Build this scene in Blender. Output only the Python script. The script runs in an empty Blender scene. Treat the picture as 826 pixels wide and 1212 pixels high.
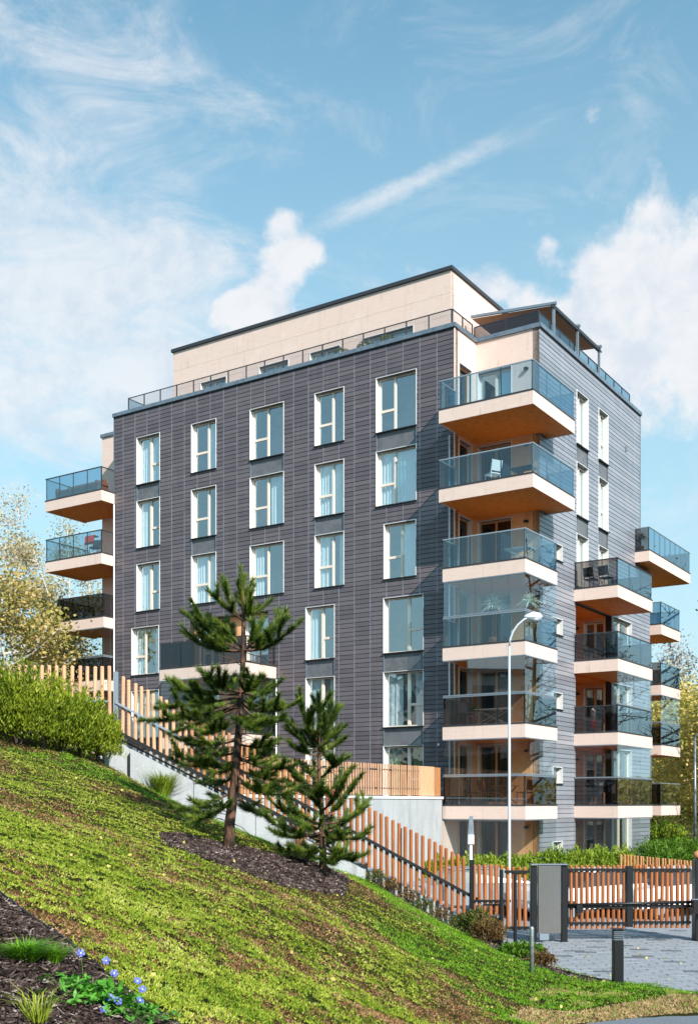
import bpy, bmesh, math, random
import numpy as np
from mathutils import Vector, Matrix
R = math.radians
SC = bpy.context.scene
COL = SC.collection
rnd = random.Random(7)

# ------------------------------------------------------------------ camera, sun, sky, exposure
F_PX = 1311.0                      # focal length in photo pixels (826 x 1212)
HZ = 952.0                         # horizon row
CAMZ = 3.0
cam_d = bpy.data.cameras.new('camera')
cam_d.sensor_fit = 'VERTICAL'; cam_d.sensor_height = 36
cam_d.lens = 36 * F_PX / 1212
cam_d.shift_y = (HZ - 606) / 1212
cam_d.clip_start = 0.1; cam_d.clip_end = 5000
cam = bpy.data.objects.new('camera', cam_d); COL.objects.link(cam)
cam.location = (0, 0, CAMZ); cam.rotation_euler = (R(90), 0, 0)
SC.camera = cam
SUN_EL = R(34.6)
SUN_DIR = Vector((0.4833 * math.cos(SUN_EL), -0.8754 * math.cos(SUN_EL), math.sin(SUN_EL)))
sd = bpy.data.lights.new('sun', 'SUN'); sd.energy = 5.0; sd.angle = R(0.5); sd.color = (1.0, 0.94, 0.86)
sun = bpy.data.objects.new('sun', sd); COL.objects.link(sun)
sun.rotation_euler = SUN_DIR.to_track_quat('Z', 'Y').to_euler()
sun.location = SUN_DIR * 60
vs = SC.view_settings
vs.view_transform = 'Standard'; vs.look = 'None'; vs.gamma = 1; vs.use_curve_mapping = False
vs.exposure = 0.45
SC.cycles.max_bounces = 8; SC.cycles.transparent_max_bounces = 24
SC.cycles.diffuse_bounces = 4; SC.cycles.glossy_bounces = 4
SC.cycles.caustics_reflective = False; SC.cycles.caustics_refractive = False

class NT:
    """tiny helper over a node tree"""
    def __init__(s, t): s.t = t; t.nodes.clear()
    def n(s, typ, **kw):
        nd = s.t.nodes.new(typ)
        for k, v in kw.items(): setattr(nd, k, v)
        return nd
    def put(s, sock, v):
        if isinstance(v, bpy.types.NodeSocket): s.t.links.new(v, sock)
        else:
            if hasattr(sock.default_value, '__len__') and not hasattr(v, '__len__'): v = (v,) * len(sock.default_value)
            if hasattr(v, '__len__') and len(v) == 3 and len(sock.default_value) == 4: v = tuple(v) + (1,)
            sock.default_value = v
    def m(s, op, a, b=0.0, c=0.0, clamp=False):
        nd = s.n('ShaderNodeMath', operation=op, use_clamp=clamp)
        s.put(nd.inputs[0], a); s.put(nd.inputs[1], b); s.put(nd.inputs[2], c)
        return nd.outputs[0]
    def dot(s, a, b):
        nd = s.n('ShaderNodeVectorMath', operation='DOT_PRODUCT'); s.put(nd.inputs[0], a); s.put(nd.inputs[1], b)
        return nd.outputs['Value']
    def scale(s, a, xyz):
        nd = s.n('ShaderNodeVectorMath', operation='MULTIPLY'); s.put(nd.inputs[0], a); s.put(nd.inputs[1], xyz)
        return nd.outputs[0]
    def noise(s, vec, scale, detail=4, rough=.55, dist=0.0):
        nd = s.n('ShaderNodeTexNoise'); s.put(nd.inputs['Vector'], vec)
        nd.inputs['Scale'].default_value = scale; nd.inputs['Detail'].default_value = detail
        nd.inputs['Roughness'].default_value = rough; nd.inputs['Distortion'].default_value = dist
        return nd.outputs[0]
    def mix(s, f, a, b, blend='MIX'):
        nd = s.n('ShaderNodeMix', data_type='RGBA', blend_type=blend)
        s.put(nd.inputs[0], f); s.put(nd.inputs[6], a); s.put(nd.inputs[7], b)
        return nd.outputs[2]
    def ramp(s, f, stops):
        nd = s.n('ShaderNodeValToRGB'); s.put(nd.inputs[0], f)
        el = nd.color_ramp.elements
        while len(el) < len(stops): el.new(.5)
        for e, (p, c) in zip(el, stops):
            e.position = p; e.color = (c[0], c[1], c[2], 1) if hasattr(c, '__len__') else (c, c, c, 1)
        return nd.outputs[0]
    def maprange(s, v, a, b, c=0.0, d=1.0, smooth=True):
        nd = s.n('ShaderNodeMapRange'); nd.interpolation_type = 'SMOOTHSTEP' if smooth else 'LINEAR'
        s.put(nd.inputs[0], v)
        for i, q in enumerate((a, b, c, d)): nd.inputs[i + 1].default_value = q
        return nd.outputs[0]

world = bpy.data.worlds.new('World'); SC.world = world; world.use_nodes = True
W = NT(world.node_tree)
sky = W.n('ShaderNodeTexSky', sky_type='NISHITA'); sky.sun_disc = False
sky.sun_elevation = SUN_EL; sky.sun_rotation = math.atan2(SUN_DIR.x, SUN_DIR.y)
sky.air_density = 1.0; sky.dust_density = 1.0; sky.ozone_density = 1.6
tc = W.n('ShaderNodeTexCoord').outputs['Generated']
SKY_TINT = (0.80, 1.50, 1.40)
skyc = W.mix(1.0, sky.outputs[0], SKY_TINT, 'MULTIPLY')
def blob(px, py, sx, sy, ang, amp):
    """soft patch of cloud round one direction of the sky; sizes in degrees"""
    c = Vector(((px - 413) / F_PX, 1, (HZ - py) / F_PX)).normalized()
    t1 = c.cross(Vector((0, 0, 1))).normalized(); t2 = t1.cross(c).normalized()
    ca, sa = math.cos(R(ang)), math.sin(R(ang))
    a = (t1 * ca + t2 * sa) / math.sin(R(sx)); b = (t2 * ca - t1 * sa) / math.sin(R(sy))
    d1 = W.dot(tc, tuple(a)); d2 = W.dot(tc, tuple(b))
    e = W.m('ADD', W.m('MULTIPLY', d1, d1), W.m('MULTIPLY', d2, d2))
    g = W.m('POWER', 2.718, W.m('MULTIPLY', e, -1.0))
    fr = W.m('GREATER_THAN', W.dot(tc, tuple(c)), 0.0)
    return W.m('MULTIPLY', W.m('MULTIPLY', g, fr), amp)
def total(bl):
    s = bl[0]
    for b in bl[1:]: s = W.m('ADD', s, b)
    return s
cum = total([blob(815, 310, 4.0, 3.4, 35, .95), blob(765, 395, 5.0, 2.3, 0, .68), blob(840, 400, 5, 5, 0, .6), blob(705, 320, 1.6, 1.2, 0, .35),
             blob(268, 366, 2.4, 1.4, 5, .85), blob(318, 374, 1.7, 1.0, 5, .65), blob(372, 288, 1.9, 1.0, -30, .80), blob(338, 258, 1.2, .5, 30, .6), blob(338, 322, 1.4, 1.2, 50, .52),
             blob(585, 345, 2.6, .9, -20, .72), blob(318, 325, 1.3, .9, 50, .30), blob(650, 288, .5, .4, 0, .55)])
cir = total([blob(60, 60, 8, 3, -35, .55), blob(110, 260, 8, 4.0, -20, .5), blob(40, 330, 8, 5, -20, .8), blob(220, 110, 4.5, 2.0, 10, .4),
             blob(30, 480, 10, 5, 0, .7), blob(250, 440, 9, 2.5, 8, .4), blob(512, 205, 5.2, .5, 21, .82), blob(430, 240, 2.2, .6, 25, .6), blob(760, 420, 9, 4, 0, .5)])
n1 = W.noise(tc, 15, 12, .60, .15); n2 = W.noise(W.scale(tc, (1, 1, 2.2)), 8, 10, .66, .7)
dens1 = W.maprange(W.m('ADD', cum, W.m('MULTIPLY', W.m('SUBTRACT', n1, .5), 2.7)), .34, .92)
dens2 = W.maprange(W.m('ADD', cir, W.m('MULTIPLY', W.m('SUBTRACT', n2, .5), 3.2)), .15, 1.45)
gen = W.m('MULTIPLY', W.maprange(n2, .48, .72), .24)
cl = W.m('MAXIMUM', W.m('MULTIPLY', dens1, .93), W.m('MAXIMUM', W.m('MULTIPLY', dens2, .8), gen), clamp=True)
n3 = W.noise(tc, 26, 6, .6, .2)
CLOUD_LO, CLOUD_HI = (4.9, 5.3, 5.9), (6.15, 6.2, 6.35)
ccol = W.mix(W.maprange(n3, .3, .6), CLOUD_LO, CLOUD_HI)
# pale milky air near the horizon, all round
zc = W.n('ShaderNodeSeparateXYZ'); W.put(zc.inputs[0], tc)
hz = W.maprange(W.m('ABSOLUTE', zc.outputs[2]), -.02, .64, 1.0, 0.08, smooth=False)
skyb = W.mix(hz, skyc, (4.3, 5.55, 6.05))
skyf = W.mix(cl, skyb, ccol)
bg = W.n('ShaderNodeBackground'); W.put(bg.inputs[0], skyf); bg.inputs[1].default_value = 0.11
W.t.links.new(bg.outputs[0], W.n('ShaderNodeOutputWorld').inputs[0])

# ------------------------------------------------------------------ materials
MATS = {}
def material(name, color, rough=.6, metal=0.0, spec=.5, noise=None, bump=None, coords='Object', trans=None):
    """noise=(scale, second colour, low, high, stretch) ; bump=(scale, strength, stretch)"""
    m = bpy.data.materials.new(name); m.use_nodes = True; t = NT(m.node_tree)
    p = t.n('ShaderNodeBsdfPrincipled'); o = t.n('ShaderNodeOutputMaterial'); t.t.links.new(p.outputs[0], o.inputs[0])
    own = name.startswith('wood_')
    co = t.n('ShaderNodeTexCoord').outputs['Object']
    if coords == 'World': co = t.n('ShaderNodeNewGeometry').outputs['Position']
    c = color
    if noise:
        for nz in (noise if isinstance(noise, list) else [noise]):
            sc, c2, lo, hi, st = nz
            f = t.maprange(t.noise(t.scale(co, st), sc, 6, .6), lo, hi)
            c = t.mix(f, c, c2)
    if own:
        rn = t.n('ShaderNodeObjectInfo').outputs['Random']
        c = t.mix(t.maprange(rn, 0, 1, .0, .42, smooth=False), c, tuple(q * .45 + .03 for q in color))
    t.put(p.inputs['Base Color'], c)
    p.inputs['Roughness'].default_value = rough; p.inputs['Metallic'].default_value = metal
    p.inputs['Specular IOR Level'].default_value = spec
    if bump:
        b = t.n('ShaderNodeBump'); b.inputs['Strength'].default_value = bump[1]; b.inputs['Distance'].default_value = .02
        t.put(b.inputs['Height'], t.noise(t.scale(co, bump[2]), bump[0], 5, .6)); t.put(p.inputs['Normal'], b.outputs[0])
    if trans:
        tr = t.n('ShaderNodeBsdfTranslucent'); t.put(tr.inputs[0], c)
        mx = t.n('ShaderNodeMixShader'); mx.inputs[0].default_value = trans
        t.t.links.new(p.outputs[0], mx.inputs[1]); t.t.links.new(tr.outputs[0], mx.inputs[2]); t.t.links.new(mx.outputs[0], o.inputs[0])
    MATS[name] = m
    return m
def glass(name, tint, refl, base=.04, ior=1.5, rough=.0, wave=0.0):
    m = bpy.data.materials.new(name); m.use_nodes = True; t = NT(m.node_tree)
    tr = t.n('ShaderNodeBsdfTransparent'); t.put(tr.inputs[0], tint)
    gl = t.n('ShaderNodeBsdfGlossy'); t.put(gl.inputs[0], refl); gl.inputs['Roughness'].default_value = rough
    if wave:
        b = t.n('ShaderNodeBump'); b.inputs['Strength'].default_value = wave; b.inputs['Distance'].default_value = .05
        t.put(b.inputs['Height'], t.noise(t.n('ShaderNodeNewGeometry').outputs['Position'], 1.3, 2, .5)); t.put(gl.inputs['Normal'], b.outputs[0])
    g = t.n('ShaderNodeNewGeometry')
    c = t.m('ABSOLUTE', t.dot(g.outputs['Incoming'], g.outputs['Normal']))
    r0 = ((ior - 1) / (ior + 1)) ** 2 + base          # coated sheet: Schlick, outer face only
    f = t.m('ADD', r0, t.m('MULTIPLY', t.m('POWER', t.m('SUBTRACT', 1.0, c), 5.0), 1 - r0))
    f = t.m('MULTIPLY', f, t.m('SUBTRACT', 1.0, g.outputs['Backfacing']))
    mx = t.n('ShaderNodeMixShader'); t.put(mx.inputs[0], f)
    t.t.links.new(tr.outputs[0], mx.inputs[1]); t.t.links.new(gl.outputs[0], mx.inputs[2])
    t.t.links.new(mx.outputs[0], t.n('ShaderNodeOutputMaterial').inputs[0])
    MATS[name] = m; return m
def leafmat(name, cols, scale=1.2, rough=.55, trans=.25, world=True, spec=.25):
    """foliage: random per-leaf tint stored on the mesh, plus broad patches"""
    m = bpy.data.materials.new(name); m.use_nodes = True; t = NT(m.node_tree)
    at = t.n('ShaderNodeAttribute', attribute_name='tint').outputs['Fac']
    pos = t.n('ShaderNodeNewGeometry').outputs['Position']
    nz = t.noise(pos, scale, 5, .6)
    f = t.m('ADD', t.m('MULTIPLY', at, .55), t.m('MULTIPLY', t.maprange(nz, .3, .7), .45), clamp=True)
    c = t.ramp(f, [(i / (len(cols) - 1), k) for i, k in enumerate(cols)])
    p = t.n('ShaderNodeBsdfPrincipled'); t.put(p.inputs['Base Color'], c); p.inputs['Roughness'].default_value = rough
    p.inputs['Specular IOR Level'].default_value = spec
    tr = t.n('ShaderNodeBsdfTranslucent'); t.put(tr.inputs[0], c)
    mx = t.n('ShaderNodeMixShader'); mx.inputs[0].default_value = trans
    t.t.links.new(p.outputs[0], mx.inputs[1]); t.t.links.new(tr.outputs[0], mx.inputs[2])
    t.t.links.new(mx.outputs[0], t.n('ShaderNodeOutputMaterial').inputs[0])
    MATS[name] = m; return m

def cladmat(name, c1, c2, rough, ior):
    m = bpy.data.materials.new(name); m.use_nodes = True; t = NT(m.node_tree)
    g = t.n('ShaderNodeNewGeometry'); pos = g.outputs['Position']
    oi = t.n('ShaderNodeObjectInfo').outputs['Random']
    rn = t.m('FRACT', t.m('ADD', g.outputs['Random Per Island'], t.m('MULTIPLY', oi, 7.31)))
    f = t.m('ADD', t.m('MULTIPLY', rn, .5), t.m('MULTIPLY', t.noise(pos, 1.3, 5, .6), .5))
    c = t.mix(t.maprange(f, .25, .75), c1, c2)
    st = t.maprange(t.noise(t.scale(pos, (1, 1, .06)), 5, 4, .6), .55, .75, 0, .30)      # rain streaks
    c = t.mix(st, c, tuple(q * 1.5 for q in c2))
    d = t.maprange(t.noise(t.scale(pos, (1, 1, .1)), 9, 4, .6), .58, .8, 0, .35)
    c = t.mix(d, c, tuple(q * .5 for q in c1))
    p = t.n('ShaderNodeBsdfPrincipled'); t.put(p.inputs['Base Color'], c); p.inputs['IOR'].default_value = ior
    t.put(p.inputs['Roughness'], t.maprange(rn, 0, 1, rough - .05, rough + .08))
    b = t.n('ShaderNodeBump'); b.inputs['Strength'].default_value = .12; b.inputs['Distance'].default_value = .02
    t.put(b.inputs['Height'], t.noise(pos, 30, 4, .6)); t.put(p.inputs['Normal'], b.outputs[0])
    t.t.links.new(p.outputs[0], t.n('ShaderNodeOutputMaterial').inputs[0]); MATS[name] = m
cladmat('clad', (.106, .090, .105), (.142, .121, .138), .38, 1.5)
cladmat('clad_board_lit', (.205, .212, .25), (.285, .292, .335), .33, 1.8)  # same cladding as the front, colour lightened to carry sun and sky sheen
material('clad_back', (.018, .018, .022), .8)
material('joint_metal', (.25, .24, .28), .5, noise=(6, (.17, .16, .19), .4, .7, (1, 1, .2)), coords='World')
material('spandrel', (.155, .16, .175), .5, noise=(3, (.11, .115, .13), .35, .7, (1, 1, 1)), coords='World')
material('cream', (.78, .60, .53), .55, spec=.3, noise=[(3, (.73, .54, .47), .4, .75, (.6, .6, 9)), (1.2, (.80, .64, .57), .5, .8, (1, 1, 1)), (7, (.50, .39, .33), .56, .84, (1, 1, .12))], coords='World', bump=(8, .06, (1, 1, 12)))
material('render_plaster', (.80, .42, .20), .7, noise=(2, (.72, .36, .16), .4, .7, (1, 1, 1)), coords='World', bump=(40, .15, (1, 1, 1)))
material('soffit_wood', (.74, .25, .04), .6, spec=.2, noise=(9, (.40, .105, .014), .38, .68, (.4, 4, 4)))
material('trim_dark', (.05, .052, .06), .45, metal=.3)
material('coping', (.23, .28, .33), .4, metal=.5, noise=(4, (.16, .2, .25), .4, .7, (1, 1, 1)), coords='World')
material('alu', (.42, .46, .5), .35, metal=.7)
material('frame_cream', (.82, .70, .60), .45)
material('lining', (.80, .80, .80), .5)
material('interior', (.10, .075, .055), .9, noise=(.6, (.22, .17, .13), .45, .6, (1, 1, 1)), coords='World')
material('interior_floor', (.2, .12, .07), .7)
material('curtain', (.90, .92, .92), .9, noise=(2, (.74, .80, .82), .4, .7, (6, 6, .3)), trans=.3)
material('curtain_warm', (.75, .66, .52), .9, trans=.3)
material('frame_wood', (.60, .30, .14), .5)
material('curtain_green', (.16, .24, .14), .9, noise=(2, (.3, .34, .2), .4, .7, (6, 6, .3)))
material('blind', (.10, .10, .11), .7)
glass('rail_glass_black', (.22, .21, .21), (.8, .92, 1.0), base=.02, ior=1.6)
glass('pane_dark', (.38, .42, .44), (.8, .92, 1.0), base=.05, wave=.1)
glass('pane', (.82, .92, .96), (.80, .95, 1.0), base=.33, wave=.3)
glass('rail_glass', (.66, .78, .84), (.75, .92, 1.0), base=.05, ior=1.7)
glass('rail_glass_dark', (.50, .47, .46), (.8, .92, 1.0), base=.02, ior=1.6)
glass('rail_glass_blue', (.55, .70, .78), (.78, .93, 1.0), base=.16, ior=1.7)
glass('roof_glass', (.90, .90, .90), (.8, .9, 1.0), base=.02, ior=1.5)
glass('clear_glass', (.92, .95, .95), (.85, .94, 1.0), base=.03, ior=1.5)
glass('clear_glass_sky', (.86, .93, .96), (.78, .93, 1.0), base=.16, ior=1.6)
material('wood_picket', (.44, .135, .03), .5, noise=[(5, (.24, .065, .016), .4, .7, (6, 6, .5))], coords='World')
material('wood_pale', (.80, .44, .26), .6, noise=(5, (.64, .32, .17), .4, .7, (6, 6, .5)), coords='World')
material('black_metal', (.012, .012, .014), .38, metal=.2)
material('grey_metal', (.27, .32, .38), .42, metal=.5)
material('galvanised', (.42, .48, .5), .42, metal=.7, noise=(14, (.3, .36, .38), .4, .6, (1, 1, 1)), coords='World')
material('stainless', (.36, .33, .31), .24, metal=.85, noise=(1.6, (.36, .34, .34), .4, .65, (1, 1, 1)), coords='World', bump=(3, .08, (1, 1, 12)))
material('lamp_paint', (.55, .60, .66), .35, metal=.3)
material('white_paint', (.78, .80, .82), .35)
material('concrete', (.40, .415, .435), .85, noise=[(2.5, (.33, .345, .37), .35, .7, (1, 1, .4)), (22, (.46, .475, .49), .5, .75, (1, 1, 1)), (5, (.24, .24, .24), .56, .8, (1, 1, .12))], coords='World', bump=(20, .25, (1, 1, 1)))
material('asphalt', (.17, .19, .22), .85, noise=(30, (.11, .13, .155), .4, .65, (1, 1, 1)), coords='World', bump=(60, .4, (1, 1, 1)))
material('sett', (.27, .285, .315), .85, spec=.25, noise=[(3, (.22, .235, .265), .35, .7, (1, 1, 1)), (40, (.33, .345, .37), .5, .75, (1, 1, 1))], coords='World', bump=(60, .3, (1, 1, 1)))
material('sett_dark', (.07, .075, .09), .8, noise=(30, (.17, .18, .2), .4, .7, (1, 1, 1)), coords='World')
material('joint_sand', (.13, .135, .14), .95)
material('soil', (.07, .045, .03), .95, noise=(6, (.03, .02, .015), .4, .6, (1, 1, 1)), coords='World', bump=(30, .6, (1, 1, 1)))
material('bark_pine', (.15, .075, .045), .9, noise=(11, (.035, .02, .015), .42, .58, (1, 1, .35)), coords='World', bump=(16, 1.0, (1, 1, .35)))
material('bark_birch', (.55, .5, .46), .8, noise=(5, (.12, .09, .08), .58, .66, (1, 1, 2.5)), coords='World')
material('bark_dark', (.06, .045, .035), .9)
material('car_white', (.72, .73, .75), .22, spec=.6)
material('car_silver', (.42, .45, .50), .25, metal=.5)
material('car_glass', (.03, .04, .05), .06, spec=.8)
material('tyre', (.02, .02, .02), .8)
material('fabric_brown', (.20, .07, .03), .85, noise=(30, (.11, .04, .02), .4, .6, (1, 1, 1)))
material('fabric_dark', (.03, .03, .035), .85)
material('fabric_red', (.75, .05, .03), .8)
material('fabric_white', (.75, .75, .74), .8)
material('fabric_blue', (.12, .2, .32), .8)
material('furn_wood', (.42, .18, .07), .5)
material('awning', (.45, .25, .15), .8)
material('roof_membrane', (.2, .2, .21), .9)
material('terracotta', (.35, .12, .06), .8)

# ------------------------------------------------------------------ mesh builder
class MB:
    def __init__(s): s.v = []; s.f = []; s.m = []; s.pieces = []
    def each(s, name, mats, parent=None, loc=(0, 0, 0), rz=0, kind=None):
        return [MB().add(v, f, m).build(name, mats, parent, loc=loc, rz=rz, kind=kind) for v, f, m in s.pieces]
    def add(s, vs, fs, mi=0):
        s.pieces.append((vs, fs, mi)); o = len(s.v); s.v += [tuple(v) for v in vs]; s.f += [tuple(i + o for i in f) for f in fs]; s.m += [mi] * len(fs); return s
    def box(s, x0, x1, y0, y1, z0, z1, mi=0):
        if x0 > x1: x0, x1 = x1, x0
        if y0 > y1: y0, y1 = y1, y0
        if z0 > z1: z0, z1 = z1, z0
        vs = [(x0, y0, z0), (x1, y0, z0), (x1, y1, z0), (x0, y1, z0), (x0, y0, z1), (x1, y0, z1), (x1, y1, z1), (x0, y1, z1)]
        return s.add(vs, [(0, 3, 2, 1), (4, 5, 6, 7), (0, 1, 5, 4), (1, 2, 6, 5), (2, 3, 7, 6), (3, 0, 4, 7)], mi)
    def bbox(s, x0, x1, y0, y1, z0, z1, b=.01, mi=0):
        """box with a small chamfer on its vertical and top edges (octagonal plan)"""
        pts = [(x0 + b, y0), (x1 - b, y0), (x1, y0 + b), (x1, y1 - b), (x1 - b, y1), (x0 + b, y1), (x0, y1 - b), (x0, y0 + b)]
        ins = [(min(max(x, x0 + b), x1 - b), min(max(y, y0 + b), y1 - b)) for x, y in pts]
        vs = [(x, y, z0) for x, y in pts] + [(x, y, z1 - b) for x, y in pts] + [(x, y, z1) for x, y in ins]
        fs = [tuple(range(7, -1, -1)), tuple(range(16, 24))]
        for k in (0, 8):
            fs += [(k + i, k + (i + 1) % 8, k + 8 + (i + 1) % 8, k + 8 + i) for i in range(8)]
        return s.add(vs, fs, mi)
    def prism(s, poly, z0, z1, mi=0):
        n = len(poly)
        vs = [(x, y, z0) for x, y in poly] + [(x, y, z1) for x, y in poly]
        return s.add(vs, [tuple(range(n - 1, -1, -1)), tuple(range(n, 2 * n))] + [(i, (i + 1) % n, n + (i + 1) % n, n + i) for i in range(n)], mi)
    def tube(s, pts, rad, n=6, mi=0, cap=True):
        pts = [Vector(p) for p in pts]
        if not hasattr(rad, '__len__'): rad = [rad] * len(pts)
        o = len(s.v); up = None
        for i, p in enumerate(pts):
            d = (pts[min(i + 1, len(pts) - 1)] - pts[max(i - 1, 0)])
            if d.length < 1e-9: d = Vector((0, 0, 1))
            d.normalize()
            if up is None: up = d.orthogonal().normalized()
            a = (up - d * up.dot(d))
            a = a.normalized() if a.length > 1e-6 else d.orthogonal().normalized()
            up = a; b = d.cross(a)
            for k in range(n):
                t = 2 * math.pi * k / n
                s.v.append(tuple(p + (a * math.cos(t) + b * math.sin(t)) * rad[i]))
        for i in range(len(pts) - 1):
            for k in range(n):
                s.f.append((o + i * n + k, o + i * n + (k + 1) % n, o + (i + 1) * n + (k + 1) % n, o + (i + 1) * n + k)); s.m.append(mi)
        if cap:
            s.f.append(tuple(o + k for k in range(n - 1, -1, -1))); s.f.append(tuple(o + (len(pts) - 1) * n + k for k in range(n))); s.m += [mi, mi]
        return s
    def lathe(s, prof, c=(0, 0, 0), n=16, mi=0):
        o = len(s.v)
        for r, z in prof:
            for k in range(n):
                t = 2 * math.pi * k / n; s.v.append((c[0] + r * math.cos(t), c[1] + r * math.sin(t), c[2] + z))
        for i in range(len(prof) - 1):
            for k in range(n):
                s.f.append((o + i * n + k, o + i * n + (k + 1) % n, o + (i + 1) * n + (k + 1) % n, o + (i + 1) * n + k)); s.m.append(mi)
        s.f.append(tuple(o + k for k in range(n - 1, -1, -1))); s.f.append(tuple(o + (len(prof) - 1) * n + k for k in range(n))); s.m += [mi, mi]
        return s
    def mesh(s, name, mats, smooth=False):
        me = bpy.data.meshes.new(name); me.from_pydata(s.v, [], s.f)
        for m in (mats if isinstance(mats, (list, tuple)) else [mats]): me.materials.append(MATS[m])
        if any(s.m): me.polygons.foreach_set('material_index', s.m)
        if smooth: me.polygons.foreach_set('use_smooth', [True] * len(s.f))
        me.update(); return me
    def build(s, name, mats, parent=None, smooth=False, loc=(0, 0, 0), rz=0, kind=None):
        return inst(s.mesh(name, mats, smooth), name, parent, loc, rz, kind)
def inst(me, name, parent=None, loc=(0, 0, 0), rz=0, kind=None):
    o = bpy.data.objects.new(name, me); COL.objects.link(o); o.parent = parent
    o.location = loc; o.rotation_euler = (0, 0, rz)
    if kind: o['kind'] = kind
    return o
def tag(o, label, cat, group=None):
    o['label'] = label; o['category'] = cat
    if group: o['group'] = group
    return o
def thing(name, label, cat, loc=(0, 0, 0), rz=0, group=None):
    o = bpy.data.objects.new(name, None); COL.objects.link(o); o.location = loc; o.rotation_euler = (0, 0, rz)
    return tag(o, label, cat, group)
def copy_tree(o, parent=None):
    c = o.copy(); COL.objects.link(c); c.parent = parent
    for ch in list(o.children): copy_tree(ch, c)
    return c
def fast_mesh(name, verts, nper, mat, tint=None, parent=None, kind=None):
    """verts (N*nper,3) -> N separate nper-gons"""
    N = len(verts) // nper; me = bpy.data.meshes.new(name)
    me.vertices.add(N * nper); me.vertices.foreach_set('co', np.asarray(verts, dtype=np.float32).ravel())
    me.loops.add(N * nper); me.loops.foreach_set('vertex_index', np.arange(N * nper, dtype=np.int32))
    me.polygons.add(N); me.polygons.foreach_set('loop_start', np.arange(0, N * nper, nper, dtype=np.int32))
    me.polygons.foreach_set('loop_total', np.full(N, nper, dtype=np.int32))
    if tint is not None:
        at = me.attributes.new('tint', 'FLOAT', 'FACE'); at.data.foreach_set('value', np.asarray(tint, dtype=np.float32))
    me.materials.append(MATS[mat]); me.update(); me.validate()
    return inst(me, name, parent, kind=kind)

def px(x, y, Y):
    """point of the place seen at photo pixel (x, y) when it stands Y metres ahead (survey helper)"""
    return Vector(((x - 413) / F_PX * Y, Y, (HZ - y) / F_PX * Y + CAMZ))

# ------------------------------------------------------------------ terrain
CP = [(0, 885, 20.5), (70, 893, 21), (130, 910, 22.5), (160, 925, 23), (200, 948, 23.4), (250, 972, 23.7), (300, 998, 23.9), (360, 1020, 24), (420, 1033, 24.1),
      (480, 1068, 24.2), (540, 1102, 24.2), (0, 1212, 6.5), (200, 1212, 7.4), (400, 1212, 9.6), (0, 1055, 9.2), (200, 1050, 12.4), (400, 1100, 13.7),
      (300, 1050, 14.5), (200, 960, 19.3), (100, 1000, 13.4), (500, 1130, 16.6), (270, 1003, 17.4), (383, 1030, 18.8), (0, 960, 13.6), (500, 1190, 12.6)]
pts = [tuple(px(*c)) for c in CP]
flat = [(px(600, 1128, 22)), px(650, 1145, 20), px(700, 1158, 18.8), px(729, 1165, 18.3), px(770, 1172, 17.4), px(826, 1190, 16.3), px(780, 1194, 16), px(730, 1203, 15.4),
        px(650, 1210, 14.6), px(700, 1180, 16.9)]
pts += [(p.x, p.y, .05) for p in flat]
pts += [(8, 20, -.5), (5, 23, -.4), (7, 14, -.5), (8, 8, -1.2), (3, 8, 0.2), (3, 4, .3), (-12, 20, 6), (-12, 12, 5.4), (-8, 5, 4.2), (-2, 2, 1.9), (0, 0, 1.35), (3, 25, 0), (-12, 26, 6), (-5.5, 24.5, 4)]
TP = np.array(pts)
def tps_fit(P):
    n = len(P); d = np.linalg.norm(P[:, None, :2] - P[None, :, :2], axis=2)
    K = np.where(d > 0, d * d * np.log(d + 1e-12), 0) + np.eye(n) * .35
    A = np.zeros((n + 3, n + 3)); A[:n, :n] = K; A[:n, n] = 1; A[:n, n + 1:] = P[:, :2]; A[n:, :n] = A[:n, n:].T
    return np.linalg.solve(A, np.concatenate([P[:, 2], np.zeros(3)]))
TW = tps_fit(TP)
def sstep(t): t = np.clip(t, 0, 1); return t * t * (3 - 2 * t)
def ground(X, Y):
    X = np.asarray(X, dtype=float); Y = np.asarray(Y, dtype=float)
    xs = np.clip(X, -13, 9); ys = np.clip(Y, 1, 26)
    z = np.full(X.shape, TW[-3]) + TW[-2] * xs + TW[-1] * ys
    for i in range(len(TP)):
        d2 = (xs - TP[i, 0]) ** 2 + (ys - TP[i, 1]) ** 2
        z += TW[i] * .5 * d2 * np.log(d2 + 1e-12)
    z = np.clip(z, -.06, 6.0)
    # behind the fence the bank drops to the courtyard; the hill on the left runs on
    back = sstep((Y - 24.75) / 1.6); left = sstep((-6.5 - X) / 2.5)
    z = z * (1 - back * (1 - left)) + (-.06) * back * (1 - left)
    z = z * (1 - sstep((Y - 28) / 22)) + (-.06) * sstep((Y - 28) / 22)
    far = sstep((np.abs(X) - 30) / 40)
    return z * (1 - far) + (-.06) * far
def gz(x, y): return float(ground(np.array([x]), np.array([y]))[0])
def hit(x, y):
    """where the sight line through photo pixel (x, y) meets the ground"""
    Y = np.arange(3, 40, .02); X = (x - 413) / F_PX * Y; Z = CAMZ + (HZ - y) / F_PX * Y
    k = np.argmax(Z < ground(X, Y)); return Vector((X[k], Y[k], float(ground(X[k:k + 1], Y[k:k + 1])[0])))

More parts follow.
